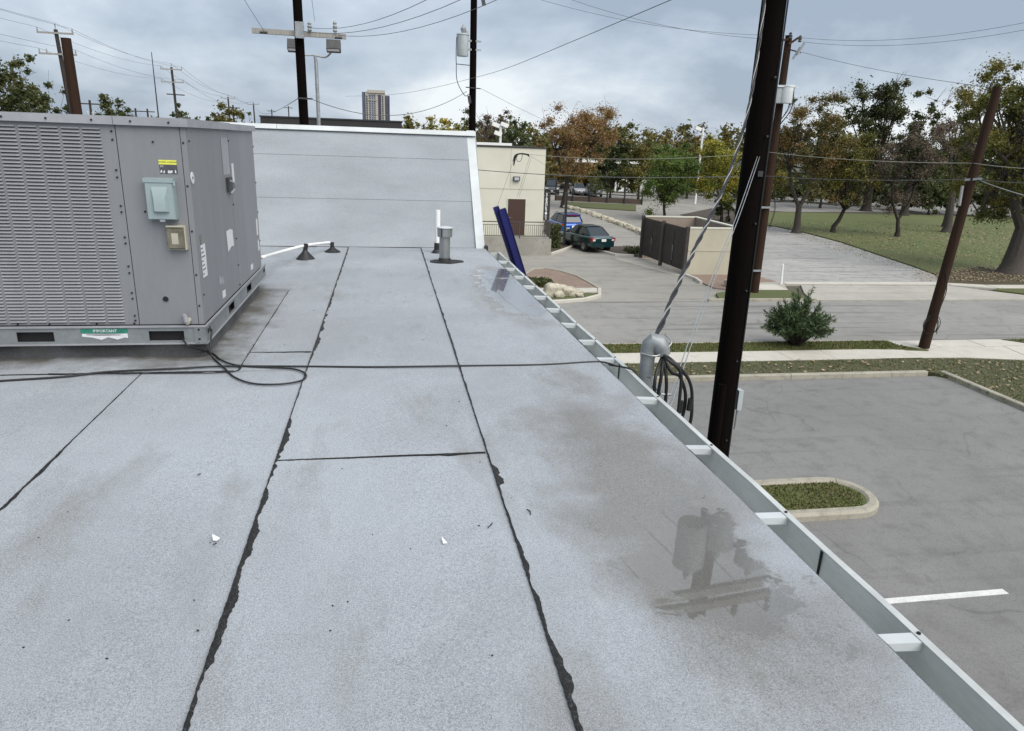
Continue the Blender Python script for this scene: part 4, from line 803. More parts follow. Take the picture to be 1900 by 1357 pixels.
for dx, z_ in ((-.52, 8.75), (.45, 8.85), (-.1, 8.5)):
    tr = part('transformer_can', MB().lathe((bx+dx, by-.42, z_), [(.20, 0), (.215, .03), (.215, .62), (.225, .66), (.10, .72)], 18), 'can', near, 'auto')
    part('bushing', MB().lathe((bx+dx, by-.42, z_+.71), [(.05, 0), (.06, .05), (.04, .08), (.055, .12), (.02, .2)], 10), 'porcelain', tr)
    part('hanger_arm', MB().bar((bx+dx, by-.25, z_+.5), (bx, by-.1, z_+.5), .05, .06), 'galv', tr)
def insulator(x, y, z, mt='porcelain', h=.2, r=.055): return MB().lathe((x, y, z), [(r*.6, 0), (r, h*.15), (r*.6, h*.3), (r, h*.5), (r*.6, h*.65), (r*.85, h*.8), (r*.3, h)], 10)
for dx in (-1.1, -.4, .5, 1.05): part('insulator', insulator(bx+dx, by-.13, 10.42), 'porcelain', near)
# triplex service drop, twisted, from the weatherhead up the pole
sv = thing('service_cable', (2.7, 6, 5), 'thick twisted service cable climbing from the weatherhead to the near black pole', 'cable')
ctrl = bez((mx_+.04, my_-.01, zt+.08), aty(1262, 520, 5.1), aty(1300, 440, 5.95), aty(1350, 330, 7.1), aty(1388, 205, 8.0), aty(1412, 60, 8.5), (bx-.20, by-.05, 8.6), n=26)
def twist(cl, r_off, ph, pitch=0.30):
    outp = []; acc = 0
    for i, p in enumerate(cl):
        if i: acc += (cl[i]-cl[i-1]).length
        d = (cl[min(i+1, len(cl)-1)]-cl[max(i-1, 0)]).normalized(); x = d.cross(Vector((0, 0, 1))).normalized(); y = d.cross(x); a = ph+acc/pitch*2.0
        outp.append(p+(x*math.cos(a)+y*math.sin(a))*r_off)
    return outp
for i in range(3): part('conductor', MB().tube(twist(ctrl, .0105, i*2.094, .2), 0.0095 if i else .0065, 7), 'alu_bright' if i == 0 else 'cable', sv, True)
sv2 = thing('service_drop', (5, 9, 5), 'pair of thin wires slanting down left of the near black pole towards the building', 'cable')
cl2 = bez(aty(1408, 290, 8.9), aty(1370, 400, 7.4), aty(1330, 500, 6.3), aty(1290, 610, 5.4), aty(1252, 720, 4.75), aty(1232, 770, 4.45), Vector((1.45, 4.1, 3.86)), n=10)
for o_ in (-.016, .016): part('conductor', MB().tube([p+Vector((o_, 0, .006)) for p in cl2], 0.0042, 6), 'galv', sv2, True)

# ================================================================== POLES
def pole(base, top, r0, r1, mt, label, group='utility poles', name='utility_pole'):
    p = thing(name, tuple(base), label, 'utility pole', group); b_, t_ = Vector(base), Vector(top)
    part('pole_shaft', MB().tube([b_, b_.lerp(t_, .5), t_], [r0, (r0+r1)/2, r1], 12), mt, p, 'auto'); return p
def arm(p, c, L, w=.09, mt='arm_wood', ang=0.0, ins=(-1, 1), im='porcelain', ih=.28, ir=.06):
    c = Vector(c); d = Vector((math.cos(ang), math.sin(ang), 0)); part('crossarm', MB().bar(c-d*L/2, c+d*L/2, w, w*1.2), mt, p); pts = []
    for k in ins:
        q = c+d*L/2*k*.96+Vector((0, 0, w*.6)); part('insulator', insulator(q.x, q.y, q.z, im, ih, ir), im, p); pts.append(q+Vector((0, 0, ih)))
    return pts
WIRES = []
def wire(a, b_, sag, label, r=.008, mt='wire', group='overhead wires', n=18, name='power_line'):
    a, b_ = Vector(a), Vector(b_); L = sagline(a, b_, sag, n); mid = (a+b_)/2
    o = solo(name, MB().tube(L, r*.75, 5), mt, tuple(mid), label, 'wire', group, True); return o
def wirept(pts, label, r=.008, mt='wire', group='overhead wires', name='power_line'):
    L = bez(*pts, n=8); return solo(name, MB().tube(L, r*.75, 5), mt, tuple(L[len(L)//2]), label, 'wire', group, True)
# pole beyond the parapet with the bleached crossarm
b5 = far(567, 240, 27); b5 = Vector((b5.x, b5.y, 0)); t5 = far(548, -60, 27)
p5 = pole(b5, t5, .17, .15, 'pole_black', 'tall black pole with bleached wide crossarm behind the grey parapet')
cA = (far(482, 60, 27)+far(630, 68, 27))/2; iA = arm(p5, (b5.x+.55+(cA.x-b5.x-.55), b5.y-.2, cA.z), 3.0, .13, ang=0.06, ins=())
mids = [far(575, 60, 26.7), far(622, 62, 26.7)]
for q, h in ((mids[0], .30), (mids[1], .36)): part('insulator', insulator(q.x, q.y-.02, q.z+.02, 'porcelain', h, .08), 'porcelain', p5)
for q in (far(489, 60, 26.6), far(628, 70, 26.6)): part('end_clamp', MB().tube([q+Vector((-.12, 0, 0)), q+Vector((.12, 0, 0))], .05, 8), 'porcelain_dark', p5)
part('arm_plate', MB().box(far(556, 56, 26.6), (.28, .1, .5)), 'galv', p5)
part('wire_bracket', MB().bar(far(552, 182, 26.7), far(580, 184, 26.7), .05), 'lamp_dark', p5)
# twin floodlight on its grey post
bl = far(592, 240, 30); bl.z = 0; fl = thing('floodlight_post', tuple(bl), 'grey post with two dark flood lamps behind the parapet', 'floodlight')
tl = far(584, 103, 30); part('post_shaft', MB().tube([bl, (bl.x, bl.y, tl.z-.25), tl], [.075, .07, .05], 10), 'galv', fl, 'auto')
aL, aR = far(548, 97, 30), far(619, 92, 30); part('lamp_arm', MB().tube(bez(aL, (aL.x+.25, aL.y, tl.z-.02), tl, (aR.x-.3, aR.y, tl.z-.04), aR, n=5), .03, 8), 'galv', fl)
for px, py in ((547, 85), (619, 86)):
    q = far(px, py, 29.8); hd_ = part('lamp_head', MB().box(q, (.52, .30, .36), Matrix.Rotation(R(-25), 3, 'X')), 'lamp_dark', fl); part('lamp_glass', MB().box(q+Vector((0, -.12, -.1)), (.44, .12, .28), Matrix.Rotation(R(-25), 3, 'X')), 'window_dark', hd_)
# pole with one transformer
b8 = far(877, 240, 33); b8.z = 0; t8 = far(880, -50, 33)
p8 = pole(b8, t8, .17, .135, 'pole_black', 'tall black pole carrying one grey transformer can at the parapet corner')
cn = far(858, 105, 32.9); tr = part('transformer_can', MB().lathe((cn.x, cn.y-.05, cn.z), [(.235, 0), (.245, .03), (.245, .80), (.27, .83), (.26, .87), (.1, .90)], 18), 'can', p8, 'auto')
part('bushing', MB().lathe((cn.x+.02, cn.y-.05, cn.z+.88), [(.05, 0), (.11, .14), (.12, .2), (.02, .36)], 12), 'porcelain', tr); part('bushing', MB().lathe((cn.x+.17, cn.y-.05, cn.z+.86), [(.05, 0), (.07, .14), (.02, .3)], 10), 'can', tr)
for z_ in (.62, .28): part('hanger_arm', MB().bar((cn.x+.2, cn.y-.05, cn.z+z_), (b8.x+.3, b8.y-.05, cn.z+z_), .05, .07), 'galv', p8)
part('cable_loop', MB().tube(bez((cn.x-.26, cn.y-.1, cn.z+.75), (cn.x-.28, cn.y-.1, cn.z+.2), (cn.x-.27, cn.y-.1, cn.z-.3), (cn.x-.22, cn.y-.1, cn.z-1.0), (cn.x+.1, cn.y-.1, cn.z-1.55), (cn.x+.3, cn.y-.1, cn.z-1.5), n=8), .017, 6), 'cable', p8)
part('standoff', MB().bar((cn.x-.25, cn.y-.1, cn.z-.32), (b8.x, b8.y, cn.z-.34), .03), 'lamp_dark', p8)
part('wire_bracket', MB().bar(far(864, 162, 32.8), far(892, 165, 32.8), .04).bar(far(870, 178, 32.8), far(872, 192, 32.8), .12), 'lamp_dark', p8)
q = far(896, 3, 32.6); part('cutout', MB().bar(q+Vector((-.05, 0, .3)), q+Vector((.05, 0, -.15)), .14), 'porcelain_dark', p8)
# pole across the street with transformers
bB = at(1398, 545); tB = far(1464, 66, math.hypot(bB.x, bB.y))
pB = pole(bB, tB, .215, .14, 'pole_red', 'reddish brown pole across the street with pale transformer cans near its top')
part('riser_pipe', MB().tube([(bB.x-.36, bB.y-.12, 0), (bB.x-.36, bB.y-.12, 6.2)], .10, 10), 'galv', pB, 'auto'); part('riser_clamp', MB().bar((bB.x-.48, bB.y-.25, 1.1), (bB.x+.1, bB.y-.25, 1.1), .08), 'galv', pB)
part('riser_clamp', MB().bar((bB.x-.48, bB.y-.25, 3.9), (bB.x+.1, bB.y-.25, 3.9), .08), 'galv', pB)
DB = math.hypot(bB.x, bB.y)
for i, (px, py, r_, mt) in enumerate(((1437, 192, .30, 'can'), (1457, 192, .26, 'white_can'))):
    q = far(px, py, DB-.35); part('transformer_can', MB().lathe(q, [(r_, 0), (r_*1.03, .02), (r_*1.03, .62), (r_*1.12, .64), (r_*1.1, .70), (.05, .72)], 18), mt, pB, 'auto')
q = far(1456, 162, DB-.3); part('mount_shelf', MB().box((q.x, q.y, q.z), (1.0, .5, .04)), 'white_can', pB)
for px in (1467, 1473): part('hanging_lead', MB().tube(bez(far(px, 164, DB-.4), far(px-1, 180, DB-.4), far(px-6, 205, DB-.4), far(px-26, 232, DB-.3), n=5), .022, 5), 'cable', pB)
for px, dy in ((1430, 0), (1427, 8), (1434, 4)): part('hanging_lead', MB().tube(bez(far(px, 190, DB-.4), far(px-3, 225+dy, DB-.4), far(px-12, 262, DB-.4), far(px-14, 285, DB-.4), n=5), .014, 5), 'cable', pB)
for s_ in ((1445, 76, 1464, 73), (1464, 82, 1482, 70)): part('crossarm', MB().bar(far(s_[0], s_[1], DB-.2), far(s_[2], s_[3], DB-.2), .08), 'pole_brown', pB)
for px, py in ((1466, 70), (1484, 76), (1447, 79)): q = far(px, py, DB-.2); part('insulator', insulator(q.x, q.y, q.z-.05, 'porcelain_dark', .26, .08), 'porcelain_dark', pB)
for px, py in ((1486, 92), (1478, 100)): q = far(px, py, DB-.3); part('cutout', MB().bar(q+Vector((-.12, 0, -.2)), q+Vector((.12, 0, .25)), .07), 'porcelain', pB)
part('cutout_bracket', MB().bar(far(1464, 92, DB-.1), far(1486, 98, DB-.3), .05), 'pole_brown', pB)
for dx in (.0, .05): part('ground_wire', MB().tube(bez((bB.x+.21+dx, bB.y-.12, 4.6), (bB.x+.36+dx, bB.y-.14, 3.8), (bB.x+.24+dx, bB.y-.13, 3.0), n=5), .012, 5), 'cable', pB)
# leaning brown pole by the driveway
bL = at(1714, 645, .1); tL = far(1851, 163, math.hypot(bL.x, bL.y))
pL = pole(bL, tL, .175, .125, 'pole_red', 'plain brown pole without crossarm at the sidewalk corner by the oleander side')
DL = math.hypot(bL.x, bL.y)
part('wire_clamp', MB().bar(far(1790, 334, DL-.1), far(1822, 332, DL-.1), .07), 'galv', pL); part('pole_bracket', MB().bar(far(1786, 345, DL-.15), far(1780, 382, DL-.15), .06), 'alu', pL)
part('ground_wire', MB().tube(bez(far(1755, 500, DL-.15), far(1756, 540, DL-.18), far(1742, 580, DL-.2), far(1738, 620, DL-.18), n=5), .014, 5), 'cable', pL)
for k_ in range(3): part('wire_coil', MB().tube([(bL.x-.05+(.26+.03*k_)*math.cos(a_), bL.y-.15-.02*k_, .85+.05*k_+(.26+.03*k_)*math.sin(a_)) for a_ in np.linspace(0, 6.3, 17)], .010, 5), 'cable', pL)
# left line of poles running away
LP = [(far(141, 215, 65), far(103, 55, 65), 'black pole with two crossarms left, nearest of the receding pole line'), (far(330, 215, 99), far(318, 125, 99), 'black pole with two crossarms beside the thin mast'), (far(427, 232, 143), far(423, 180, 143), 'distant dark pole with single crossarm above the yellowish tree'), (far(474, 232, 170), far(470, 192, 170), 'distant dark pole left of the dark flat roof edge')]
tops = []
for i, (a_, t_, lab) in enumerate(LP):
    a_.z = 0; p = pole(a_, t_, .18 if i else .2, .13, 'pole_far', lab); k = []
    k.append(arm(p, (t_.x, t_.y-.15, t_.z-.25), 2.4, .10, im='porcelain')); part('pin', MB().tube([t_, t_+Vector((0, 0, .25))], .03, 6), 'porcelain', p); part('insulator', insulator(t_.x, t_.y, t_.z+.2), 'porcelain', p)
    if i < 2: k.append(arm(p, (t_.x-.02, t_.y-.15, t_.z-1.65), 2.5, .10, ins=(-1, .25, 1) if i else (-1, -.6, 1)))
    else: k.append([t_+Vector((-.4, 0, -1)), t_+Vector((.4, 0, -1))])
    if i == 1: part('crossarm', MB().bar((t_.x-.8, t_.y-.15, t_.z-3.0), (t_.x+1.2, t_.y-.15, t_.z-3.05), .12), 'pole_far', p); 
    tops.append((t_+Vector((0, 0, .42)), k))
lab3 = ('top', 'left upper', 'right upper', 'left lower', 'right lower')
def cond(tp_): return [tp_[0], tp_[1][0][0], tp_[1][0][-1], tp_[1][1][0], tp_[1][1][-1]]
spn = ('between the nearest left pole and the pole by the thin mast', 'between the mast pole and the distant single crossarm pole', 'between the two farthest poles of the left line')
for s_ in range(3):
    A, B_ = cond(tops[s_]), cond(tops[s_+1])
    for j in range(5 if s_ < 2 else 3): wire(A[j], B_[j], .5 if s_ == 0 else .7, f'{lab3[j]} conductor strung {spn[s_]}', r=.014 if s_ == 0 else .02)
for j, q in enumerate(cond(tops[0])): wire(q, q+Vector((-2.2, -46, .9)), .6, f'{lab3[j]} conductor running left out of frame from the nearest left pole', r=.013)
sb = far(146, 215, 25); sb.z = 0; st2 = far(122, 71, 25)
pole(sb, st2, .20, .13, 'pole_red', 'bare reddish brown pole stub standing behind the air conditioner')
for (x0, y0, x1, y1, D, lab) in ((168, 212, 166, 186, 120, 'small far pole with transformers behind the brown pole stub'), (251, 214, 251, 201, 150, 'tiny far pole top over the dark tree by the mast'), (274, 214, 273, 202, 150, 'tiny far pole with short crossarm left of the thin mast'), (433, 214, 432, 195, 150, 'tiny far pole with crossarm right of the yellowish tree top'), (504, 215, 504, 203, 230, 'tiny far pole over the left end of the dark flat roof'), (536, 215, 535, 197, 230, 'tiny far pole just left of the black crossarm pole')):
    a_, t_ = far(x0, y0, D), far(x1, y1, D); a_.z = 0; p = pole(a_, t_, .2, .15, 'pole_far', lab); part('crossarm', MB().bar((t_.x-1.2, t_.y, t_.z-.5), (t_.x+1.2, t_.y, t_.z-.5), .16), 'pole_far', p)
    if D == 120:
        for dx in (-.35, .35): part('transformer_can', MB().lathe((t_.x+dx, t_.y-.2, t_.z-2.4), [(.22, 0), (.22, .8), (.1, .9)], 10), 'can', p)
mst = far(294, 216, 60); mst.z = 0; mt_ = far(281, 97, 60)
solo('antenna_mast', MB().tube([mst, mst.lerp(mt_, .6), mt_], [.06, .05, .025], 6), 'pole_far', tuple(mst), 'very thin bare mast between the left utility poles', 'mast')
# wires of the near poles
bt = lambda dx: Vector((bx+dx, by-.13, 10.62))
def capture(a, b_, sag, label, **k): return wire(a, b_, sag, label, **k)
capture(far(628, 66, 26.6), bt(1.05), .9, 'wire rising right from the outer crossarm end behind the parapet', r=.010)
capture(far(576, 52, 26.7), bt(-.4), .9, 'wire rising right from the inner crossarm insulator', r=.010)
capture(far(560, 58, 26.7), bt(.5), 1.0, 'wire rising right from the crossarm plate at the black pole', r=.010)
capture(far(489, 56, 26.6), Vector((-3.6, 2, 13.5)), .5, 'wire climbing steeply from the left crossarm end', r=.010)
capture(far(584, 40, 26.6), Vector((-1.0, 4, 15.5)), .5, 'faint wire climbing steeply right of the black crossarm pole', r=.008)
capture(far(575, 183, 26.8), far(866, 170, 32.8), .75, 'slack cable from the crossarm pole to the transformer pole', r=.016)
capture(far(553, 183, 26.8), far(473, 196, 168), 1.0, 'slack cable from the crossarm pole to the far left poles', r=.016)
wirept([far(640, 179, 60), far(725, 176, 45), far(800, 164, 36), far(874, 146, 30), far(940, 127, 24), far(1060, 78, 18), far(1160, 36, 15), far(1245, 0, 13.5), far(1420, -75, 11.5)], 'long wire crossing in front of the transformer pole and rising right', r=.010)
capture(far(893, 165, 32.8), far(1300, 238, 110), 2.6, 'faint sagging wire from the transformer pole over the brown tree', r=.010)
capture(far(884, -40, 33), far(1466, 66, DB-.2), .55, 'left high wire from the transformer pole to the pole across the street', r=.010)
capture(Vector((t8.x+.9, t8.y-.4, t8.z+.1)), far(1447, 74, DB-.2), .55, 'right high wire from the transformer pole to the pole across the street', r=.010)
capture(far(1484, 70, DB-.2), far(1960, 30, 30), .35, 'upper wire leaving right from the pole across the street', r=.009)
capture(far(1490, 78, DB-.2), far(1960, 44, 30), .35, 'second wire leaving right from the pole across the street', r=.009)
capture(far(1488, 97, DB-.3), far(1851, 164, DL), .12, 'sloping guy wire from the pole across the street to the plain brown pole', r=.010)
capture(far(984, 287, 40), far(1412, 284, DB-.3), .25, 'pale upper communication cable from the beige building to the pole across the street', r=.014, mt='wire_pale')
capture(far(1415, 281, DB-.3), far(1806, 303, DL-.1), .12, 'pale upper communication cable over the park between the two brown poles', r=.012, mt='wire_pale')
capture(far(1806, 303, DL-.1), far(1990, 315, 22), .05, 'pale cable leaving right from the plain brown pole', r=.011, mt='wire_pale')
capture(far(880, 315, 33), far(1410, 326, DB-.3), .2, 'dark lower communication cable passing before the beige building', r=.022)
capture(far(1410, 326, DB-.3), far(1800, 333, DL-.1), .1, 'dark lower communication cable over the park between the two brown poles', r=.016)
capture(far(1812, 334, DL-.1), far(2000, 342, 22), .03, 'dark cable leaving right from the plain brown pole', r=.014)
capture(far(1815, 334, DL-.1), far(1990, 385, 20), .05, 'thick cable dropping to the right from the plain brown pole', r=.018, mt='alu')
sp_ = thing('cable_splice_coil', tuple(far(970, 290, 39)), 'tangled black cable splice hanging before the beige building', 'cable coil')
for i in range(5):
    c0 = [far(953+random.uniform(-2, 2), 300+i*2, 39), far(956+i, 288, 39), far(968+i*2, 285+i*.6, 39), far(982, 287+i, 39)]; part('coil_strand', MB().tube(bez(*c0, n=5), .022, 5), 'cable', sp_)
part('coil_strand', MB().tube(bez(far(960, 287, 39), far(959, 298, 39), far(966, 299, 39), far(970, 286, 39), n=5), .014, 5), 'cable', sp_)
for (x0, y0, x1, y1, lab) in ((953, 298, 917, 398, 'thin drop wire slanting left from the cable splice coil'), (983, 290, 959, 368, 'thin drop wire slanting down from the coil to the brown door'), (986, 292, 963, 366, 'second drop wire slanting down to the brown door'), (984, 289, 1012, 306, 'short wire from the splice coil to the building edge')):
    capture(far(x0, y0, 39), far(x1, y1, 42.2), .02, lab, r=.009, n=6)

# ================================================================== BLUE POSTS AGAINST THE GUTTER
yb_ = 9.0
def blue(px0, px1, w, lab, yy):
    a_, b_ = aty(*px0, yy), aty(*px1, yy); d = (a_-b_).normalized(); b2_ = b_-d*(b_.z/d.z)
    t_ = thing('blue_post', tuple(b2_), lab, 'post', 'leaning blue posts'); part('channel', MB().bar(b2_, a_, w, .045, up=(0, -1, 0)), 'blue_steel', t_)
    s_ = d.cross(Vector((0, -1, 0))).normalized(); k = w/2-.004
    part('edge_fold', MB().bar(b2_-s_*k+Vector((0, -.03, 0)), a_-s_*k+Vector((0, -.03, 0)), .008, .02, up=(0, -1, 0)).bar(b2_+s_*k+Vector((0, -.03, 0)), a_+s_*k+Vector((0, -.03, 0)), .008, .02, up=(0, -1, 0)), 'blue_steel', t_)
    part('post_cap', MB().box(a_+d*.004, (w*.98, .05, .01), Matrix((d.cross(Vector((0, -1, 0))), Vector((0, 1, 0)), d)).transposed()), 'blue_steel', t_)
blue((920, 385), (956, 497), .075, 'left and taller of two dark blue posts leaning behind the gutter', 9.28)
blue((931.5, 389), (966, 500), .095, 'right and wider of two dark blue posts leaning behind the gutter', 9.22)

# ================================================================== BEIGE BUILDING
WY = 42.6; ex = 9.28
bb = thing('beige_building', (3, 50, 0), 'beige stucco building with brown door behind a railed concrete platform', 'building')
part('wall', MB().b2((-9, WY, -.05), (ex, 62, 5.97)), 'beige', bb); part('roof_edge', MB().b2((-9.05, WY-.05, 5.975), (ex+.05, 62.05, 6.05)), 'fascia', bb)
part('wall_band', MB().b2((-9, WY-.012, 3.62), (ex, WY-.002, 3.66)).b2((-9, WY-.012, 1.72), (6.98, WY-.002, 1.76)).b2((8.3, WY-.012, 1.72), (ex, WY-.002, 1.76)), 'tan', bb)
part('wall_joint', MB().b2((7.2, WY-.008, 3.70), (7.225, WY-.001, 5.9)), 'tan', bb)
dr = part('door', MB().b2((7.12, WY-.05, .95), (8.17, WY-.003, 3.06)), 'brown_door', bb); part('door_handle', MB().bar((7.20, WY-.10, 1.98), (7.32, WY-.10, 1.98), .035).bar((7.21, WY-.10, 1.98), (7.21, WY-.05, 1.98), .05), 'rim', dr)
part('door_frame', MB().b2((7.06, WY-.03, .95), (7.118, WY-.002, 3.11)).b2((8.172, WY-.03, .95), (8.23, WY-.002, 3.11)).b2((7.118, WY-.03, 3.062), (8.172, WY-.002, 3.11)), 'beige', dr)
wl = part('wall_lamp', MB().b2((7.38, WY-.16, 4.11), (7.76, WY-.003, 4.36)), 'lamp_dark', bb); part('lamp_glass', MB().b2((7.43, WY-.17, 4.15), (7.71, WY-.162, 4.32)), 'can', wl)
part('platform', MB().b2((-3, 41.0, -.05), (9.5, WY-.005, .93)), 'concrete', bb)
rr = part('railing', MB().b2((-3, 41.05, 1.86), (9.42, 41.10, 1.91)).b2((-3, 41.06, 1.70), (9.42, 41.09, 1.73)).b2((-3, 41.06, 1.06), (9.42, 41.09, 1.09)).b2((9.38, 41.101, 1.86), (9.43, 42.5, 1.91)).b2((9.39, 41.101, 1.06), (9.42, 42.5, 1.09)), 'brown_metal', bb)
bal = MB(); x = -2.9
while x < 9.35: bal.b2((x-.011, 41.064, 1.095), (x+.011, 41.086, 1.695)); x += .125
y = 41.2
while y < 42.5: bal.b2((9.394, y-.011, 1.095), (9.416, y+.011, 1.855)); y += .125
part('balusters', bal, 'brown_metal', rr, kind='stuff')
for x in (-2.0, .4, 2.8, 5.2, 7.6, 9.4): part('rail_post', MB().b2((x-.03, 41.045, .935), (x+.03, 41.105, 1.855)), 'brown_metal', rr)
sg = part('blade_sign', MB().b2((ex+.03, WY-.02, 1.85), (ex+.40, WY+.06, 3.5)), 'fascia', bb)
for i, ch in enumerate('STARBUCKS'): letters('sign_letter', ch, .19, (ex+.17, WY-.024, 3.38-i*.118), 'white_paint', sg, bold=.006)
part('sign_disc', MB().tube([(ex+.17, WY-.022, 2.27), (ex+.17, WY-.03, 2.27)], .07, 14), 'white_paint', sg)
for i, ch in enumerate('COFFEE'[:4]): letters('sign_letter', ch, .15, (ex+.17, WY-.024, 2.13-i*.085), 'white_paint', sg, bold=.005)
part('roof_hatch', MB().b2((5.3, 50, 6.055), (8.5, 53, 6.22)), 'white_paint', bb)
# hedge, dark post, order pedestal in the planter by the drive
plq = P0((1021, 472), (1059, 459), (1062, 452), (1048, 443), (1022, 446))
struct('planter_soil', MB().prism(plq, -.04, .06), 'soil'); kerb(P0((1021, 473), (1040, 467), (1059, 460), (1063, 453), (1050, 443)), .15, .12, 1.8, name='planter_kerb', mt='walk')
q = at(1046, 458); dp = thing('dark_post', (q.x, q.y, 0), 'tall thin black post standing in the planter left of the cars', 'post'); part('post_shaft', MB().b2((q.x-.07, q.y-.07, 0), (q.x+.07, q.y+.07, 3.35)), 'black_metal', dp); part('post_cap', MB().b2((q.x-.08, q.y-.08, 3.353), (q.x+.08, q.y+.08, 3.40)), 'black_metal', dp)
q = at(1052, 455); dp = thing('order_pedestal', (q.x, q.y, 0), 'short black pedestal with pale top beside the dark post', 'pedestal'); part('pedestal_body', MB().b2((q.x-.13, q.y-.1, .05), (q.x+.13, q.y+.1, 1.05)), 'black_metal', dp); part('pedestal_top', MB().b2((q.x-.11, q.y-.12, 1.053), (q.x+.11, q.y+.08, 1.12)), 'can', dp)
# ================================================================== DUMPSTER ENCLOSURE
gx0, gy0, gx1, gy1 = 15.27, 34.65, 14.9, 40.4; rx = 18.25
en = thing('dumpster_enclosure', (16.6, 37.5, 0), 'tan walled dumpster enclosure with dark brown slatted gates', 'enclosure')
part('front_wall', MB().b2((gx0, gy0, -.05), (rx, gy0+.2, 2.36)), 'tan', en); part('wall_cap', MB().b2((gx0-.01, gy0-.02, 2.363), (rx+.02, gy0+.22, 2.43)), 'beige', en)
part('wall_band', MB().b2((gx0, gy0-.02, 1.22), (rx, gy0-.002, 1.29)), 'tan', en)
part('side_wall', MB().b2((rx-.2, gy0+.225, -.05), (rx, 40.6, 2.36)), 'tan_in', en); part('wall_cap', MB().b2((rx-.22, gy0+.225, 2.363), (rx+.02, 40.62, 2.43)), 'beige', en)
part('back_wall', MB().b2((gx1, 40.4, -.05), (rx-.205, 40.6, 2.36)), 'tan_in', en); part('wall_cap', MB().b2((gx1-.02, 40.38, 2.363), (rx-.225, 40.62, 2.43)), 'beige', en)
gd = Vector((gx1-gx0, gy1-gy0, 0)); gl = gd.length; gd.normalize(); gn = Vector((gd.y, -gd.x, 0))
if gn.x > 0: gn = -gn
rotg = Matrix((gd, -gn, Vector((0, 0, 1)))).transposed(); g0 = Vector((gx0, gy0, 0))
for i in range(4):
    a_, b_ = .25+i*(gl-.3)/4, .25+(i+1)*(gl-.3)/4-.04; mid = g0+gd*(a_+b_)/2
    lf = part('gate_leaf', MB().box(mid+Vector((0, 0, .3)), (b_-a_, .05, .08), rotg).box(mid+Vector((0, 0, 2.2)), (b_-a_, .05, .08), rotg).box(mid+Vector((0, 0, 1.25))-gn*.06, (b_-a_, .02, 2.1), rotg), 'brown_metal', en)
    sl = MB(); n = int((b_-a_)/.13)
    for k in range(n):
        p = g0+gd*(a_+(k+.5)*(b_-a_)/n)+gn*.045; sl.box(p+Vector((0, 0, 1.27)), ((b_-a_)/n*.8, .03, 2.16), rotg)
    part('slats', sl, 'brown_slat', lf, kind='stuff')
    if i in (0, 2): p = g0+gd*(b_+.02)+gn*.09; part('gate_latch', MB().box(p+Vector((0, 0, 1.15)), (.09, .05, .35), rotg).box(p+Vector((0, 0, .75)), (.03, .04, .5), rotg), 'rim', lf)
for s_, k in ((.1, 'brown_slat'), (.25+(gl-.3)/2-.02, 'brown_metal'), (gl-.04, 'brown_slat')):
    p = g0+gd*s_+gn*.08; part('gate_post', MB().box((p.x, p.y, 1.2), (.16, .16, 2.5), rotg), k, en)
# ================================================================== DARK FLAT BUILDING, TOWER, FAR HOUSES
dk = thing('dark_flat_building', (-4, 62, 0), 'low black building with wide flat roof behind the parapet', 'building')
part('wall', MB().b2((-8.4, 60.6, 0), (.4, 70, 6.75)), 'fascia', dk); part('roof', MB().prism([(-9.35, 59.6), (1.3, 59.6), (1.3, 71), (-9.35, 71)], 6.755, 7.5), 'fascia', dk); part('roof_lip', MB().b2((-9.42, 59.53, 7.503), (1.37, 71.07, 7.60)), 'lamp_dark', dk)
for x in (-6.2, -3.6, -1.2): part('pillar', MB().b2((x-.08, 60.4, 0), (x+.08, 60.595, 6.75)), 'lamp_dark', dk)
TX, TY = -9.7, 900; tw = thing('apartment_tower', (TX, TY, 0), 'distant tall beige apartment tower beyond the dark flat roof', 'tower')
Z = lambda py: far(697, py, 900).z
W0, W1 = far(672, 200, 900).x, far(723, 200, 900).x
part('tower_body', MB().b2((W0+4, TY, 0), (W1-5, TY+25, Z(171))), 'tower', tw); part('crown', MB().prism([(W0+6, TY-1.2), (W1-5, TY-1.2), (W1-5, TY+24), (W0+6, TY+24)], Z(173), Z(167.5)), 'tower', tw)
part('corner_glass', MB().b2((W0, TY+2, 0), (W0+3.95, TY+25, Z(171.5))).b2((W1-4.95, TY+2, 0), (W1, TY+25, Z(176.5))), 'tower_dark', tw)
part('recess_bay', MB().b2((W0+18.5, TY-.3, 0), (W0+22, TY-.05, Z(176))), 'window_dark', tw)
part('balcony_bay', MB().b2((W0+8, TY-.3, 0), (W0+15.5, TY-.05, Z(176))), 'tower_dark', tw); part('cornice', MB().b2((W0+7, TY-1, Z(187)), (W0+17, TY-.35, Z(185.5))), 'tower', tw)
wme = MB().b2((-.8, -.1, -1.0), (.8, .1, 1.0)).mesh('window', 'window_dark')
for r_ in range(16):
    z_ = Z(180+r_*4.3)
    for x in (W0+5.6, W0+23.8, W0+27.2, W0+31.0):
        o = bpy.data.objects.new('window', wme); COL.objects.link(o); o.parent = tw; o.location = (x-TX, -.12, z_)
    part('floor_band', MB().b2((W0+8, TY-.5, z_-1.6), (W0+15.5, TY-.32, z_-1.2)).b2((W0+10.2, TY-.5, z_-1.2), (W0+11.0, TY-.32, z_+1.4)).b2((W0+13, TY-.5, z_-1.2), (W0+13.6, TY-.32, z_+1.4)), 'tower', tw)
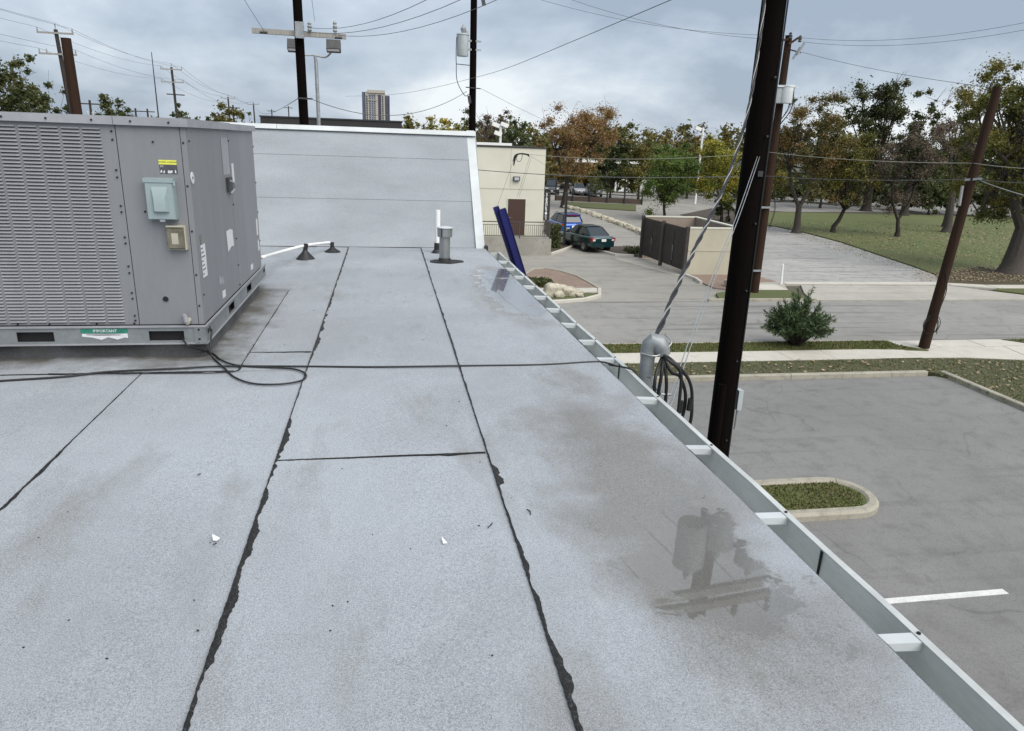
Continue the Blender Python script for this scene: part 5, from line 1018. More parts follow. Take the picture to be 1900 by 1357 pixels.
# house with white columns across the park
hq = at(1520, 372); hs = thing('grey_house', (hq.x, hq.y+8, 0), 'grey house with white porch columns seen between the park trees', 'house'); hx, hy = hq.x, hq.y+6
part('wall', MB().b2((hx-6, hy+2, 0), (hx+6, hy+9, 3.6)), 'house_wall', hs); part('porch_floor', MB().b2((hx-6, hy-.5, 0), (hx+6, hy+1.99, .9)), 'house_wall', hs)
part('roof', MB().add([(hx-6.8, hy-1, 3.61), (hx+6.8, hy-1, 3.61), (hx+6.8, hy+9.6, 3.61), (hx-6.8, hy+9.6, 3.61), (hx-5, hy+4.5, 6.3), (hx+5, hy+4.5, 6.3)], [(0, 1, 5, 4), (1, 2, 5), (2, 3, 4, 5), (3, 0, 4), (3, 2, 1, 0)]), 'shingle', hs)
for x in (-2.6, 2.4, -5.6, 5.6): part('porch_column', MB().b2((hx+x-.2, hy-.45, .905), (hx+x+.2, hy-.05, 3.605)), 'white_paint', hs)
part('porch_rail', MB().b2((hx-2.3, hy-.4, 1.75), (hx+2.1, hy-.3, 1.85)), 'white_paint', hs)
for x in (-3.8, 1.2): w = part('window', MB().b2((hx+x, hy+1.93, 1.5), (hx+x+1.3, hy+1.99, 3.0)), 'window_dark', hs); part('window_frame', MB().b2((hx+x-.1, hy+1.9, 3.0), (hx+x+1.4, hy+1.985, 3.12)), 'white_paint', w)
# canopy, low fence, picket fence behind the drive
cq = at(1135, 352); cp = thing('white_canopy', (cq.x, cq.y, 0), 'long thin white canopy roof on posts beyond the brown tree', 'canopy')
part('canopy_roof', MB().b2((cq.x-6.5, cq.y-1, 3.9), (cq.x+5, cq.y+5, 4.25)), 'white_paint', cp)
for x in (-5.5, -1, 4): part('canopy_post', MB().tube([(cq.x+x, cq.y, 0), (cq.x+x, cq.y, 3.9)], .1, 8), 'white_paint', cp)
part('canopy_wall', MB().b2((cq.x-6.5, cq.y+5.5, 0), (cq.x+8, cq.y+6, 3.2)), 'fascia', cp)
pf = thing('picket_fence', (cq.x+5, cq.y-3, 0), 'white fence with dark bars right of the white car', 'fence'); fq = at(1140, 358); fq2 = at(1185, 358)
part('rail_board', MB().b2((fq.x, fq.y, .2), (fq2.x+2, fq.y+.08, 1.9)), 'white_paint', pf)
for i in range(7): part('fence_post', MB().b2((fq.x+.3+i*1.1, fq.y-.12, 0), (fq.x+.42+i*1.1, fq.y-.003, 2.1)), 'black_metal', pf)
lfq = [at(1030, 372), at(1190, 380)]
lw_ = thing('low_rail_fence', tuple(lfq[0]), 'low dark rail fence across the end of the drive before the white car', 'fence')
part('top_rail', MB().bar(lfq[0]+Vector((0, 0, .95)), lfq[1]+Vector((0, 0, .95)), .1), 'black_metal', lw_)
part('kick_board', MB().bar(lfq[0]+Vector((0, 0, .3)), lfq[1]+Vector((0, 0, .3)), .12, .55), 'planter_brown', lw_)
for i in range(6): q = lfq[0].lerp(lfq[1], i/5); part('fence_post', MB().b2((q.x-.08, q.y-.15, 0), (q.x+.08, q.y-.07, 1.5 if i % 2 else 2.2)), 'black_metal', lw_)
struct('grass_strip', MB().prism(P0((1052, 384), (1180, 392), (1180, 381), (1040, 375)), -.04, .05), 'turf')
# limestone blocks lining the drive
ORD = 'first second third fourth fifth sixth seventh eighth ninth tenth eleventh twelfth thirteenth fourteenth fifteenth sixteenth seventeenth eighteenth nineteenth twentieth twenty-first twenty-second twenty-third twenty-fourth twenty-fifth twenty-sixth'.split()
rk = [at(1050+ (1195-1050)*t_, 386+(436-386)*(t_**1.25)) for t_ in np.linspace(0, 1, 26)]
for i, q in enumerate(rk):
    rs = np.random.RandomState(i); s_ = rs.uniform(.42, .7); solo('limestone_block', MB().rock((q.x+rs.uniform(-.1, .1), q.y, .12), (s_*1.15, s_, .42), i), 'limestone', tuple(q), f'{ORD[i]} pale limestone block from the far end of the row edging the drive', 'stone block', 'limestone blocks lining the drive', 'auto')
for i, (px, py, w, h) in enumerate(((1023, 553, .75, .62), (1031, 551, .6, .55), (1043, 550, .8, .5), (1055, 551, .7, .5), (1068, 552, .6, .36), (1074, 553, .4, .28), (1036, 554, .55, .36))):
    q = at(px, py); solo('limestone_rock', MB().rock((q.x, q.y, h*.45), (w, .5, h), 40+i, 3), 'limestone', tuple(q), ('jagged pale limestone rock at the left end of the island cluster', 'upright pale rock second in the island cluster', 'broad pale rock in the middle of the island cluster', 'rounded pale rock right of the island cluster middle', 'low pale rock near the right end of the island cluster', 'smallest rock at the right tip of the island cluster', 'low front rock of the island cluster')[i], 'rock', 'limestone rocks on the island', 'auto')
q = at(1371, 540); 
for i, (px, py, s_) in enumerate(((1352, 533, .5), (1362, 531, .6), (1388, 536, .45))):
    q = at(px, py); solo('limestone_rock', MB().rock((q.x, q.y, .2), (s_, s_*.8, .5), 60+i, 2), 'limestone', tuple(q), ('pale rock left of the near black pole by the tan wall', 'larger pale rock touching the near black pole silhouette', 'pale rock right of the near black pole by the pipe')[i], 'rock', 'limestone rocks by the enclosure', 'auto')
q = at(1449, 529); wp = thing('white_marker_post', (q.x, q.y, 0), 'slim white marker post at the edge of the gravel lot', 'marker post'); part('post_shaft', MB().tube([(q.x, q.y, 0), (q.x-.03, q.y, .55), (q.x-.05, q.y, .98)], [.06, .055, .045], 8), 'white_paint', wp); part('post_top', MB().tube([(q.x-.05, q.y, .98), (q.x-.052, q.y, 1.04)], [.05, .03], 8), 'white_paint', wp)
# two white lot lights beyond
for (px, pb, pt, D, arms_, lab) in ((928, 300, 232, 75, ((-8, 0), (8, 0), (-4, 16)), 'white twin headed lot light above the beige building'), (1304, 330, 237, 90, ((-9, 2),), 'white single headed lot light above the yellow tree')):
    a_ = far(px, pb, D); t_ = far(px+1, pt, D); lt_ = thing('lot_light', (a_.x, a_.y, 0), lab, 'lot light', 'white lot lights'); part('post_shaft', MB().tube([(t_.x, t_.y, 0), t_], .13, 8), 'white_paint', lt_)
    for dx, dy in arms_:
        q = far(px+dx, pt+dy, D); part('lamp_arm', MB().bar((t_.x, t_.y, q.z), q, .1), 'white_paint', lt_); part('lamp_head', MB().box(q, (.75, .5, .38), Matrix.Rotation(R(18), 3, 'Y')), 'white_paint', lt_)

# ================================================================== CARS
def car(name, label, cat, loc, rz, L, Wd, H, paintm, suv=False, gy0=-.40, gy1=.20, ry0=-.22, ry1=.06):
    root = thing(name, loc, label, cat, None, rz); hw = Wd/2; belt = .93 if not suv else 1.02
    if suv: st = [(-.5, .45, .80, .86), (-.492, .34, 1.00, .95), (-.45, .30, 1.04, .99), (-.2, .26, 1.03, 1), (.15, .26, 1.02, 1), (.36, .28, .98, .98), (.46, .32, .86, .92), (.5, .42, .70, .8)]
    else: st = [(-.5, .40, .80, .84), (-.488, .30, .97, .94), (-.42, .26, 1.0, .98), (-.2, .22, .95, 1), (.2, .22, .93, 1), (.36, .24, .86, .97), (.46, .28, .74, .9), (.5, .38, .60, .76)]
    mb = MB(); rg = []
    for t_, zb_, zt_, k in st:
        w = hw*k; r_ = [(-w*.82, zb_), (-w*.96, zb_+.08), (-w, zb_+(zt_-zb_)*.5), (-w*.97, zt_-.08), (-w*.86, zt_), (0, zt_+.025), (w*.86, zt_), (w*.97, zt_-.08), (w, zb_+(zt_-zb_)*.5), (w*.96, zb_+.08), (w*.82, zb_)]
        rg.append([(x, t_*L, z) for x, z in r_])
    m = 11; vs = [p for r_ in rg for p in r_]; fs = [(i*m+j, (i+1)*m+j, (i+1)*m+(j+1) % m, i*m+(j+1) % m) for i in range(len(rg)-1) for j in range(m)] + [tuple(range(m))[::-1][::-1], tuple((len(rg)-1)*m+j for j in range(m))[::-1]]
    body = part('body', mb.add(vs, fs), paintm, root, 'auto', True)
    sub = body.modifiers.new('smooth', 'SUBSURF'); sub.levels = sub.render_levels = 2
    # glasshouse
    g0y, g1y, r0y, r1y = gy0*L, gy1*L, ry0*L, ry1*L; bw, tw_ = hw*.86, hw*.66; zt_ = H-.05
    B = [(-bw, g0y, belt), (bw, g0y, belt), (bw, g1y, belt), (-bw, g1y, belt)]; T = [(-tw_, r0y, zt_), (tw_, r0y, zt_), (tw_, r1y, zt_), (-tw_, r1y, zt_)]
    part('cabin', MB().add([(p[0]*.985, p[1], p[2]-.05) for p in B]+T, [(0, 1, 5, 4), (1, 2, 6, 5), (2, 3, 7, 6), (3, 0, 4, 7), (4, 5, 6, 7), (3, 2, 1, 0)]), paintm, root, 'auto', True); bv = root.children[-1] if False else bpy.data.objects[[c.name for c in root.children if c.name.startswith('cabin')][-1]].modifiers.new('edge', 'BEVEL'); bv.width = .15; bv.segments = 3; bv.limit_method = 'NONE'
    rf = MB(); n = 5; vs = []
    for j in range(n+1):
        for i in range(n+1):
            u, v = i/n*2-1, j/n; vs.append((u*tw_*1.01, r0y+(r1y-r0y)*v, zt_+.045*(1-u*u)*(1-.6*(2*v-1)**2)+.004))
    rf.add(vs, [(j*(n+1)+i, j*(n+1)+i+1, (j+1)*(n+1)+i+1, (j+1)*(n+1)+i) for j in range(n) for i in range(n)]); part('roof', rf, paintm, root, True, True)
    def pane(nm, q4, ins=.10, off=.012):
        q4 = [Vector(p) for p in q4]; c = sum(q4, Vector())/4; nrm = (q4[1]-q4[0]).cross(q4[3]-q4[0]).normalized(); 
        if nrm.dot(c-Vector((0, (g0y+g1y)/2, 1.0))) < 0: nrm = -nrm
        return part(nm, MB().quad(*[c+(p-c)*(1-ins)+nrm*off for p in q4]), 'car_glass', root, local=True)
    pane('rear_window', (B[0], B[1], T[1], T[0]), .22 if suv else .15); pane('windscreen', (B[3], B[2], T[2], T[3]), .12)
    for s_ in (-1, 1):
        bA, bB_, tA, tB_ = Vector((s_*bw, g0y, belt)), Vector((s_*bw, g1y, belt)), Vector((s_*tw_, r0y, zt_)), Vector((s_*tw_, r1y, zt_)); mb_, mt2 = bA.lerp(bB_, .52), tA.lerp(tB_, .5)
        pane('side_window', (bA, mb_, mt2, tA), .14); pane('side_window', (mb_, bB_, tB_, mt2), .14)
        part('mirror', MB().rock((s_*(hw+.08), g1y-.12, belt+.08), (.22, .12, .15), 1, 2), paintm, root, True, True)
        for yy in (-.30*L, .31*L):
            wh = part('wheel', MB().tube([(s_*(hw-.20), yy, .33), (s_*(hw+.012), yy, .33)], .33 if not suv else .36, 22), 'tyre', root, 'auto', True); part('rim', MB().tube([(s_*(hw+.005), yy, .33), (s_*(hw+.022), yy, .33)], .215, 18), 'rim', wh, 'auto', True)
        zt2 = .80 if not suv else .92
        tl_ = part('tail_light', MB().box((s_*hw*.80, -.476*L, zt2), (.27, .14, .19 if not suv else .16)), 'red_lamp', root, local=True); part('reverse_lamp', MB().box((s_*hw*.74, -.485*L, zt2-.03), (.17, .13, .10)), 'clear_lamp', tl_, local=True)
        part('headlight', MB().box((s_*hw*.70, .468*L, .68 if not suv else .80), (.34, .22, .16), Matrix.Rotation(R(-20*s_), 3, 'Z')), 'clear_lamp', root, local=True)
    part('number_plate', MB().box((0, -.503*L, .76 if not suv else .80), (.31, .05, .15)), 'white_paint', root, local=True)
    part('rear_bumper', MB().b2((-hw*.80, -.512*L, .36), (hw*.80, -.47*L, .60)), paintm, root, local=True)
    part('front_grille', MB().b2((-hw*.42, .486*L, .46), (hw*.42, .507*L, .58)), 'black_metal', root, local=True)
    part('front_plate', MB().b2((-.16, .508*L, .44), (.16, .513*L, .54)), 'white_paint', root, local=True)
    if suv:
        part('spoiler', MB().b2((-tw_, r0y-.16, zt_-.02), (tw_, r0y+.12, zt_+.035)), paintm, root, local=True); part('brake_light', MB().b2((-.35, r0y-.175, zt_-.03), (.35, r0y-.162, zt_)), 'red_lamp', root, local=True)
        for s_ in (-1, 1): part('roof_rail', MB().bar((s_*tw_*.93, r0y+.2, zt_+.05), (s_*tw_*.93, r1y, zt_+.06), .05), 'rim', root, local=True)
    return root
car('teal_sedan', 'dark teal sedan waiting in the drive behind the blue car', 'car', (12.45, 44.2, 0), R(14), 4.55, 1.78, 1.50, 'teal_car')
car('blue_suv', 'bright blue hatchback style sport utility ahead of the teal sedan', 'car', (12.65, 51.0, 0), R(6), 4.4, 1.82, 1.62, 'blue_car', True, -.46, .2, -.38, .04)
q = at(1108, 366); car('white_sedan', 'white car parked facing the drive beyond the low dark fence', 'car', (q.x, q.y+2.2, 0), R(176), 4.6, 1.8, 1.5, 'white_car')
q = at(1090, 364); car('silver_sedan', 'silver car half hidden behind a small tree left of the white car', 'car', (q.x-.6, q.y+2.5, 0), R(176), 4.6, 1.8, 1.48, 'silver_car')
q = at(1062, 352); car('grey_suv', 'grey high car behind the brown tree trunk', 'car', (q.x, q.y+3, 0), R(160), 4.8, 1.9, 1.8, 'grey_car', True, -.46, .2, -.38, .04)
q = at(1030, 362); car('black_suv', 'black van parked by the beige building corner under the brown tree', 'car', (q.x, q.y+2.5, 0), R(170), 4.9, 1.95, 1.9, 'dark_car', True, -.46, .2, -.38, .04)

# ================================================================== TREES
def leafcloud(rs, cl, rc, n_per, size, flat=.8):
    """leaf shaped quads scattered through clumps; returns vertices, faces, tone"""
    V = []; T = []
    for (c, r_) in zip(cl, rc):
        n = max(6, int(n_per*(r_/np.mean(rc))**2*rs.uniform(.6, 1.3))); d = rs.normal(size=(n, 3)); d /= np.linalg.norm(d, axis=1)[:, None]
        rad = r_*np.abs(rs.normal(0, .62, n)); p = np.array(c)+d*rad[:, None]*np.array([1, 1, flat])
        a = rs.normal(size=(n, 3)); a[:, 2] *= .7; a /= np.linalg.norm(a, axis=1)[:, None]; u = np.cross(a, rs.normal(size=(n, 3))); u /= np.linalg.norm(u, axis=1)[:, None]
        s_ = size*rs.uniform(.55, 1.35, n)[:, None]; w = s_*rs.uniform(.4, .65, n)[:, None]
        V.append(np.stack([p-a*s_*.5, p+u*w*.5, p+a*s_*.5, p-u*w*.5], 1)); T.append(np.clip(rs.rand()*.5+rs.rand(n)*.5, 0, 1))
    V = np.concatenate(V); T = np.concatenate(T); return V.reshape(-1, 3), np.arange(len(V)*4).reshape(-1, 4), T
def cloudmesh(name, V, Fc, T, mt):
    me = bpy.data.meshes.new(name); me.vertices.add(len(V)); me.vertices.foreach_set('co', V.astype(np.float32).ravel()); me.loops.add(Fc.size); me.loops.foreach_set('vertex_index', Fc.astype(np.int32).ravel())
    me.polygons.add(len(Fc)); me.polygons.foreach_set('loop_start', np.arange(0, Fc.size, 4, dtype=np.int32)); me.polygons.foreach_set('loop_total', np.full(len(Fc), 4, np.int32)); me.materials.append(M[mt])
    at_ = me.attributes.new('tone', 'FLOAT', 'FACE'); at_.data.foreach_set('value', T.astype(np.float32)); me.update(calc_edges=True); return me
HERO = {12, 14, 15, 20, 21, 22, 23, 27}
def tree(name, label, px, base, top, half, fam, seed, D=None, low=.25, n_per=175, clumps=46, leaf=0.229, tr=.13, bark='bark_dark', lean=0.0, gap=.25, fork=0, bare=0, cat='tree', rcs=.30, group='trees', sy=1.0, cpx=None):
    """px: trunk x, base: pixel row of the trunk foot (or None with D), top: row of the crown top, half: half width in pixels"""
    rs = np.random.RandomState(seed); b_ = at(px, base) if D is None else far(px, top, D); b_.z = 0.0; Dh = math.hypot(b_.x, b_.y)
    H = far(px, top, Dh).z; Rr = (far(px+half, top, Dh)-far(px, top, Dh)).length; root = thing(name, tuple(b_), label, cat, group)
    off = Vector((0, 0, 0)) if D else far(cpx or px, (top*2+base)/3, Dh)-b_; off.z = 0
    zc0 = H*low; cz = (zc0+H)/2; rz_ = (H-zc0)/2; cl = []; rc = []
    lobes = [(np.zeros(3), .62)]
    for i in range(7):
        d = rs.normal(size=3); d[2] = d[2]*.8+.25; d /= np.linalg.norm(d); lobes.append((d*rs.uniform(.30, .52), rs.uniform(.34, .50)))
    clumps = int(clumps*1.45); rcs *= .92
    while len(cl) < clumps:
        lc, lr = lobes[rs.randint(len(lobes))]; d = rs.normal(size=3); d /= np.linalg.norm(d); c = lc+d*lr*rs.rand()**.33
        if c[2] < -.62 and rs.rand() < .7: continue
        cl.append(c); rc.append(Rr*rcs*rs.uniform(.45, 1.1))
    C_ = np.array(cl); C_[:, 0] *= (1-rcs*.55)/max(1e-3, np.percentile(np.abs(C_[:, 0]), 96)); C_[:, 1] *= sy*(1-rcs*.55)/max(1e-3, np.percentile(np.abs(C_[:, 1]), 96))
    zl, zh = C_[:, 2].min(), C_[:, 2].max(); ztop = H-Rr*rcs*.45; C_[:, 2] = zc0+Rr*rcs*.3+(C_[:, 2]-zl)/(zh-zl)*(ztop-zc0-Rr*rcs*.3)
    cl = [np.array([q[0]*Rr+off.x, q[1]*Rr+off.y, q[2]]) for q in C_]
    mb = MB(); zf = zc0*rs.uniform(.8, 1.05) if zc0 > .8 else H*.25; tip = Vector((off.x*.38+lean*.5, off.y*.38, zf))
    mb.tube([(0, 0, -.1), (0, 0, .12), (0, 0, .5), tip*.55+Vector((0, 0, 0)), tip], [tr*1.9, tr*1.4, tr*1.08, tr*.92, tr*.8], 10)
    lim = sorted(range(len(cl)), key=lambda i: rs.rand())[:max(7, int(clumps*.45))]
    forks = [tip]
    if fork:
        forks = []
        for s_ in np.linspace(-1, 1, fork):
            e_ = tip+Vector((s_*Rr*.35+off.x*.25, rs.uniform(-.3, .3)*Rr*.4, (cz-zf)*.7)); mb.tube(bez(tip-Vector((0, 0, .3)), tip.lerp(e_, .5)+Vector((s_*.25, 0, -.1)), e_, n=4), [tr*.6]*4+[tr*.48]*4+[tr*.36], 8); forks.append(e_)
    for i in lim:
        e_ = Vector(cl[i]); s0 = min(forks, key=lambda q: (q-e_).length)
        mid = s0.lerp(e_, .5)+Vector((rs.uniform(-.12, .12)*Rr, rs.uniform(-.12, .12)*Rr, -.06*Rr)); L = bez(s0-Vector((0, 0, rs.uniform(0, .15))), mid, e_, n=4); r0 = tr*rs.uniform(.20, .36); mb.tube(L, [r0*(1-.8*j/(len(L)-1)) for j in range(len(L))], 5, False)
        for k in range(2+bare): 
            q = L[rs.randint(2, len(L))]; v = Vector(rs.normal(size=3))*Rr*.2; v.z = abs(v.z)+.1*Rr; mb.tube([q, q+v*.5+Vector((0, 0, .04)), q+v], [r0*.3, r0*.2, r0*.07+.006], 4, False)
    if bare:
        for i in range(bare*26):
            q = Vector(cl[rs.randint(len(cl))]); v = Vector(rs.normal(size=3))*Rr*.22; v.z = abs(v.z)*1.3; mb.tube([q, q+v*.5, q+v*1.1], [.03, .018, .008], 3, False)
    part('trunk', mb, bark, root, 'auto', True)
    if seed in HERO: n_per, leaf = int(n_per*1.5), leaf*.78
    V, Fc, T = leafcloud(rs, cl, rc, n_per, leaf)
    o = bpy.data.objects.new('crown', cloudmesh('crown', V, Fc, T, fam)); COL.objects.link(o); o.parent = root; return root
# left behind the air conditioner
tree('oak_tree', 'dark oak at the far left edge beyond the air conditioner', -8, None, 118, 84, 'lf_dark', 1, D=62, low=.25, n_per=202, leaf=0.264, gap=.5)
tree('oak_tree', 'dark oak just left of the leaning poles', 72, None, 104, 66, 'lf_dark', 2, D=66, low=.3, n_per=202, leaf=0.264, gap=.6, rcs=.27)
tree('round_tree', 'low dark round tree right of the brown pole stub', 205, None, 178, 46, 'lf_dark', 3, D=105, low=.08, n_per=148, leaf=0.352)
tree('bushy_tree', 'small dark bushy tree behind the mast pole', 338, None, 192, 34, 'lf_dark', 4, D=110, low=.08, n_per=121, leaf=0.352)
tree('yellowing_tree', 'yellowish tree top left of the parapet corner', 408, None, 192, 48, 'lf_olive', 5, D=70, low=.25, n_per=148, leaf=0.264, gap=.5)
tree('bushy_tree', 'dark shrubby tree between the parapet corner and far poles', 458, None, 208, 26, 'lf_dark', 6, D=90, low=.08, n_per=121, leaf=0.299)
tree('olive_tree', 'olive green tree right of the dark flat roof', 772, None, 213, 42, 'lf_olive', 7, D=92, low=.08, n_per=148, leaf=0.299)
tree('olive_tree', 'yellow green tree just left of the transformer pole', 826, None, 216, 44, 'lf_yellow', 8, D=88, low=.08, n_per=148, leaf=0.299)
tree('bare_topped_tree', 'dark sparse tree top touching the transformer pole', 862, None, 203, 30, 'lf_dark', 9, D=110, low=.3, n_per=94, leaf=0.299, gap=.7, bare=1)
tree('bare_topped_tree', 'grey twiggy tree right of the transformer pole', 915, None, 203, 36, 'lf_grey', 10, D=105, low=.25, n_per=94, leaf=0.282, gap=.6, bare=2)
tree('dark_tree', 'dark green tree left behind the brown tree', 966, None, 212, 40, 'lf_dark', 11, D=95, low=.08, n_per=175, leaf=0.299)
tree('rust_tree', 'large rust brown tree standing right of the beige building', 1045, 385, 190, 76, 'lf_rust', 12, low=.33, n_per=229, clumps=60, leaf=0.229, tr=.24, bark='bark_dark', fork=2, gap=.5, bare=1, cpx=1066, rcs=.26)
tree('dark_tree', 'dark evergreen right behind the rust brown tree', 1142, None, 228, 34, 'lf_dark', 13, D=92, low=.1, n_per=175, leaf=0.299)
tree('bushy_green_tree', 'dense low green tree directly behind the dumpster enclosure', 1232, 408, 262, 66, 'lf_green', 14, low=.06, n_per=310, clumps=64, leaf=0.211, tr=.12, bark='bark_dark', rcs=.27)
tree('yellow_tree', 'yellow green tree left of the near black pole', 1338, 412, 258, 58, 'lf_yellow', 15, low=.28, n_per=202, leaf=0.229, tr=.12, bark='bark_dark', gap=.4)
tree('dark_shrub', 'rounded dark evergreen shrub under the yellow tree', 1352, 412, 345, 24, 'lf_dark', 16, low=.05, n_per=162, clumps=24, leaf=0.176, tr=.08, cat='shrub')
tree('olive_tree', 'olive tree behind the low green tree', 1195, None, 240, 50, 'lf_olive', 17, D=92, low=.08, n_per=175, leaf=0.299)
tree('rust_tree', 'reddish tree behind the white single headed light', 1288, None, 232, 50, 'lf_mixed', 18, D=100, low=.08, n_per=162, leaf=0.299)
tree('white_blossomed_tree', 'small loose tree before the white car', 1098, 372, 322, 24, 'lf_dark', 19, low=.3, n_per=81, clumps=22, leaf=0.176, tr=.08, bark='bark_dark', gap=.5)
# the park on the right
tree('park_tree', 'park tree with thick forked grey trunk nearest the reddish pole', 1477, 432, 170, 84, 'lf_mixed', 20, low=.24, n_per=202, clumps=70, leaf=0.211, tr=.27, bark='bark', fork=2, gap=.55, bare=1, cpx=1498, rcs=.25)
tree('park_tree', 'park tree with slim leaning dark trunk second from the reddish pole', 1545, 432, 222, 62, 'lf_olive', 21, low=.27, n_per=229, clumps=50, leaf=0.211, tr=.18, bark='bark_dark', lean=.7, cpx=1588, rcs=.27)
tree('park_tree', 'grey twiggy park tree with narrow split trunk', 1664, 440, 226, 74, 'lf_grey', 22, low=.22, n_per=128, clumps=50, leaf=0.194, tr=.17, bark='bark_dark', fork=2, gap=.5, bare=3, cpx=1680, rcs=.26)
tree('park_tree', 'half bare park tree with thick pale trunk behind the plain brown pole', 1756, 432, 172, 60, 'lf_grey', 23, low=.40, n_per=56, clumps=40, leaf=0.211, tr=.34, bark='bark', fork=2, gap=.5, bare=4, cpx=1775, rcs=.22)
tree('oak_tree', 'tall round dark oak crown above the park', 1650, None, 146, 66, 'lf_dark', 24, D=96, low=.35, n_per=229, clumps=60, leaf=0.299, tr=.5, gap=.4)
tree('oak_tree', 'second dark oak crown right of the tall round one', 1722, None, 168, 44, 'lf_dark', 25, D=92, low=.3, n_per=202, leaf=0.282, tr=.4, gap=.5)
tree('sparse_tree', 'sparse light topped tree left of the plain brown pole top', 1806, None, 180, 40, 'lf_olive', 26, D=80, low=.35, n_per=121, leaf=0.264, tr=.3, gap=.6, bare=1)
tree('big_park_tree', 'largest park tree at the right edge with flared grey trunk', 1874, 508, 92, 160, 'lf_olive', 27, low=.24, n_per=364, clumps=110, leaf=0.194, tr=.52, bark='bark', fork=3, gap=.35, lean=.8, cpx=1925, rcs=.22, bare=1)
tree('dark_shrub', 'large round dark shrub at the back of the park lawn', 1722, 398, 318, 36, 'lf_dark', 28, low=.04, n_per=229, clumps=34, leaf=0.211, tr=.1, cat='shrub')
tree('dark_tree', 'dark tree filling the gap behind the split trunk', 1612, None, 262, 60, 'lf_dark', 29, D=105, low=.08, n_per=189, leaf=0.317)
tree('olive_tree', 'dull olive tree behind the thick forked trunk', 1440, None, 238, 46, 'lf_olive', 30, D=92, low=.08, n_per=175, leaf=0.299)
tree('mixed_tree', 'red tinged tree behind the slim leaning trunk', 1545, None, 238, 52, 'lf_mixed', 31, D=96, low=.08, n_per=175, leaf=0.299)
# far wood beyond: one mass on both sides
def wood_row(name, xs, label, seed, D0, D1, y0, y1, fam, half=44, n_per=48):
    rs = np.random.RandomState(seed); A = []; B_ = []; Cc = []; o_ = 0
    for x in xs:
        D = rs.uniform(D0, D1); p = far(x, 235, D); H = far(x, rs.uniform(y0, y1), D).z; Rr = (far(x+half*rs.uniform(.8, 1.3), 240, D)-far(x, 240, D)).length; cl = []; rc = []
        for k in range(20): d = rs.normal(size=3); d /= np.linalg.norm(d); cl.append(np.array([p.x, p.y, H*.52])+d*np.array([Rr*.8, Rr*.8, H*.40])*rs.rand()**.4); rc.append(Rr*.32*rs.uniform(.6, 1.2))
        V, Fc, T = leafcloud(rs, cl, rc, n_per, D*.0052); A.append(V); B_.append(Fc+o_); o_ += len(V); Cc.append(np.clip(T*.6+rs.rand()*.4, 0, 1))
    o = bpy.data.objects.new(name, cloudmesh(name, np.concatenate(A), np.concatenate(B_), np.concatenate(Cc), fam)); COL.objects.link(o); return tag(o, label, 'wood', kind='stuff')
wood_row('far_wood', np.arange(890, 1430, 24), 'distant mixed wood behind the drive and beige building', 51, 125, 165, 214, 240, 'lf_olive', 54, 56)
wood_row('far_wood', np.arange(1380, 2060, 24), 'distant dark wood beyond the park lawn', 52, 112, 150, 232, 262, 'lf_dark', n_per=59)
wood_row('far_wood', np.arange(-120, 500, 30), 'low distant wood behind the left pole line', 53, 150, 190, 205, 222, 'lf_dark')
wood_row('far_wood', np.arange(730, 900, 24), 'distant autumn wood right of the apartment tower', 54, 150, 190, 222, 236, 'lf_mixed')
wood_row('undergrowth', np.arange(1000, 1420, 22), 'low brown undergrowth behind the fences and drive', 55, 104, 116, 292, 318, 'lf_mixed', 34)
wood_row('undergrowth', np.arange(1400, 2000, 26), 'low dark undergrowth along the far edge of the park', 56, 98, 108, 318, 338, 'lf_dark', 30)
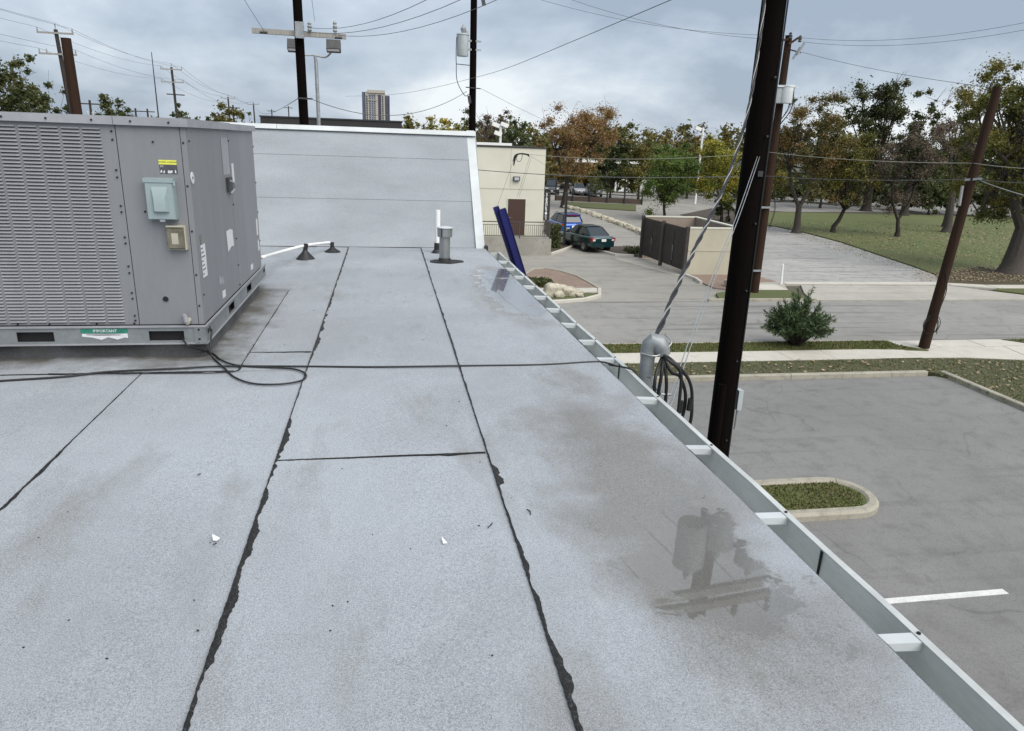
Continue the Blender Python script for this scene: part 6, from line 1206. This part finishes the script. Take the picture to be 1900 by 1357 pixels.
# oleander: sprays of narrow leaves on upright canes
ob = at(1475, 641, .1); ol = thing('oleander_bush', (ob.x, ob.y, .1), 'large dark green oleander bush on the grass strip by the street', 'bush'); rs = np.random.RandomState(61); st = MB(); V = []; T = []
for i in range(230):
    a = rs.rand()*6.283; tl_ = rs.rand()**.6; ln = rs.uniform(.75, 1.7)*(1-.15*tl_); tip = np.array([math.cos(a)*tl_*1.2, math.sin(a)*tl_*1.0, max(.3, ln*math.cos(tl_*.8))]); 
    if i < 6: tip = np.array([rs.uniform(-.35, -.1) if i < 4 else .3, rs.uniform(-.2, .2), rs.uniform(1.7, 2.05)])
    b0 = np.array([math.cos(a)*.18*rs.rand(), math.sin(a)*.18*rs.rand(), 0]); mid = b0*.4+tip*.6+np.array([0, 0, .18]); pts = [b0, mid, tip]; st.tube(pts, [.014, .010, .005], 4, False)
    for k in range(44):
        u = rs.uniform(.35, 1.0)**.7; p = (1-u)**2*b0+2*u*(1-u)*mid+u*u*tip; d = (tip-mid); d = d/np.linalg.norm(d)+rs.normal(size=3)*.75; d /= np.linalg.norm(d); s_ = np.cross(d, rs.normal(size=3)); s_ /= np.linalg.norm(s_); L = rs.uniform(.10, .19)
        V += [p, p+d*L*.5+s_*.014, p+d*L, p+d*L*.5-s_*.014]; T.append(min(1, max(0, rs.rand()*.75+.25*u)))
part('stems', st, 'bark_dark', ol, local=True); V = np.array(V)
o = bpy.data.objects.new('foliage', cloudmesh('foliage', V, np.arange(len(V)).reshape(-1, 4), np.array(T), 'lf_oleander')); COL.objects.link(o); o.parent = ol
# clipped hedge by the platform, island shrub
def hedge(name, c, d, label, n, leaf_, fam, seed):
    rs = np.random.RandomState(seed); r_ = thing(name, c, label, 'shrub'); p = (rs.rand(n, 3)-.5)*np.array(d)+np.array([0, 0, d[2]/2+.05]); a = rs.normal(size=(n, 3)); a /= np.linalg.norm(a, axis=1)[:, None]; u = np.cross(a, rs.normal(size=(n, 3))); u /= np.linalg.norm(u, axis=1)[:, None]
    V = np.stack([p-a*leaf_*.5, p+u*leaf_*.3, p+a*leaf_*.5, p-u*leaf_*.3], 1).reshape(-1, 3); o = bpy.data.objects.new('foliage', cloudmesh('foliage', V, np.arange(len(V)).reshape(-1, 4), rs.rand(n), fam)); COL.objects.link(o); o.parent = r_
    mb = MB()
    for i in range(6): x, y = rs.uniform(-.3, .3)*d[0], rs.uniform(-.3, .3)*d[1]; mb.tube([(x, y, -.05), (x*1.2, y*1.2, d[2]*.8)], [.025, .01], 4)
    part('stems', mb, 'bark_dark', r_, local=True)
q = at(1029, 462); hedge('clipped_hedge', (q.x, q.y+.4, 0), (.75, 1.3, 1.45), 'narrow clipped dark hedge at the right end of the platform', 2600, .12, 'lf_dark', 71)
q = at(990, 532); hedge('low_shrub', (q.x-.3, q.y, 0), (2.2, 1.2, .30), 'low dark green groundcover shrub on the red gravel island', 2400, .13, 'lf_dark', 72)
q = at(1195, 473); hedge('low_shrub', (q.x-.4, q.y+.6, 0), (1.0, 1.6, .3), 'low dark shrub at the far end of the enclosure gates', 900, .12, 'lf_dark', 73)
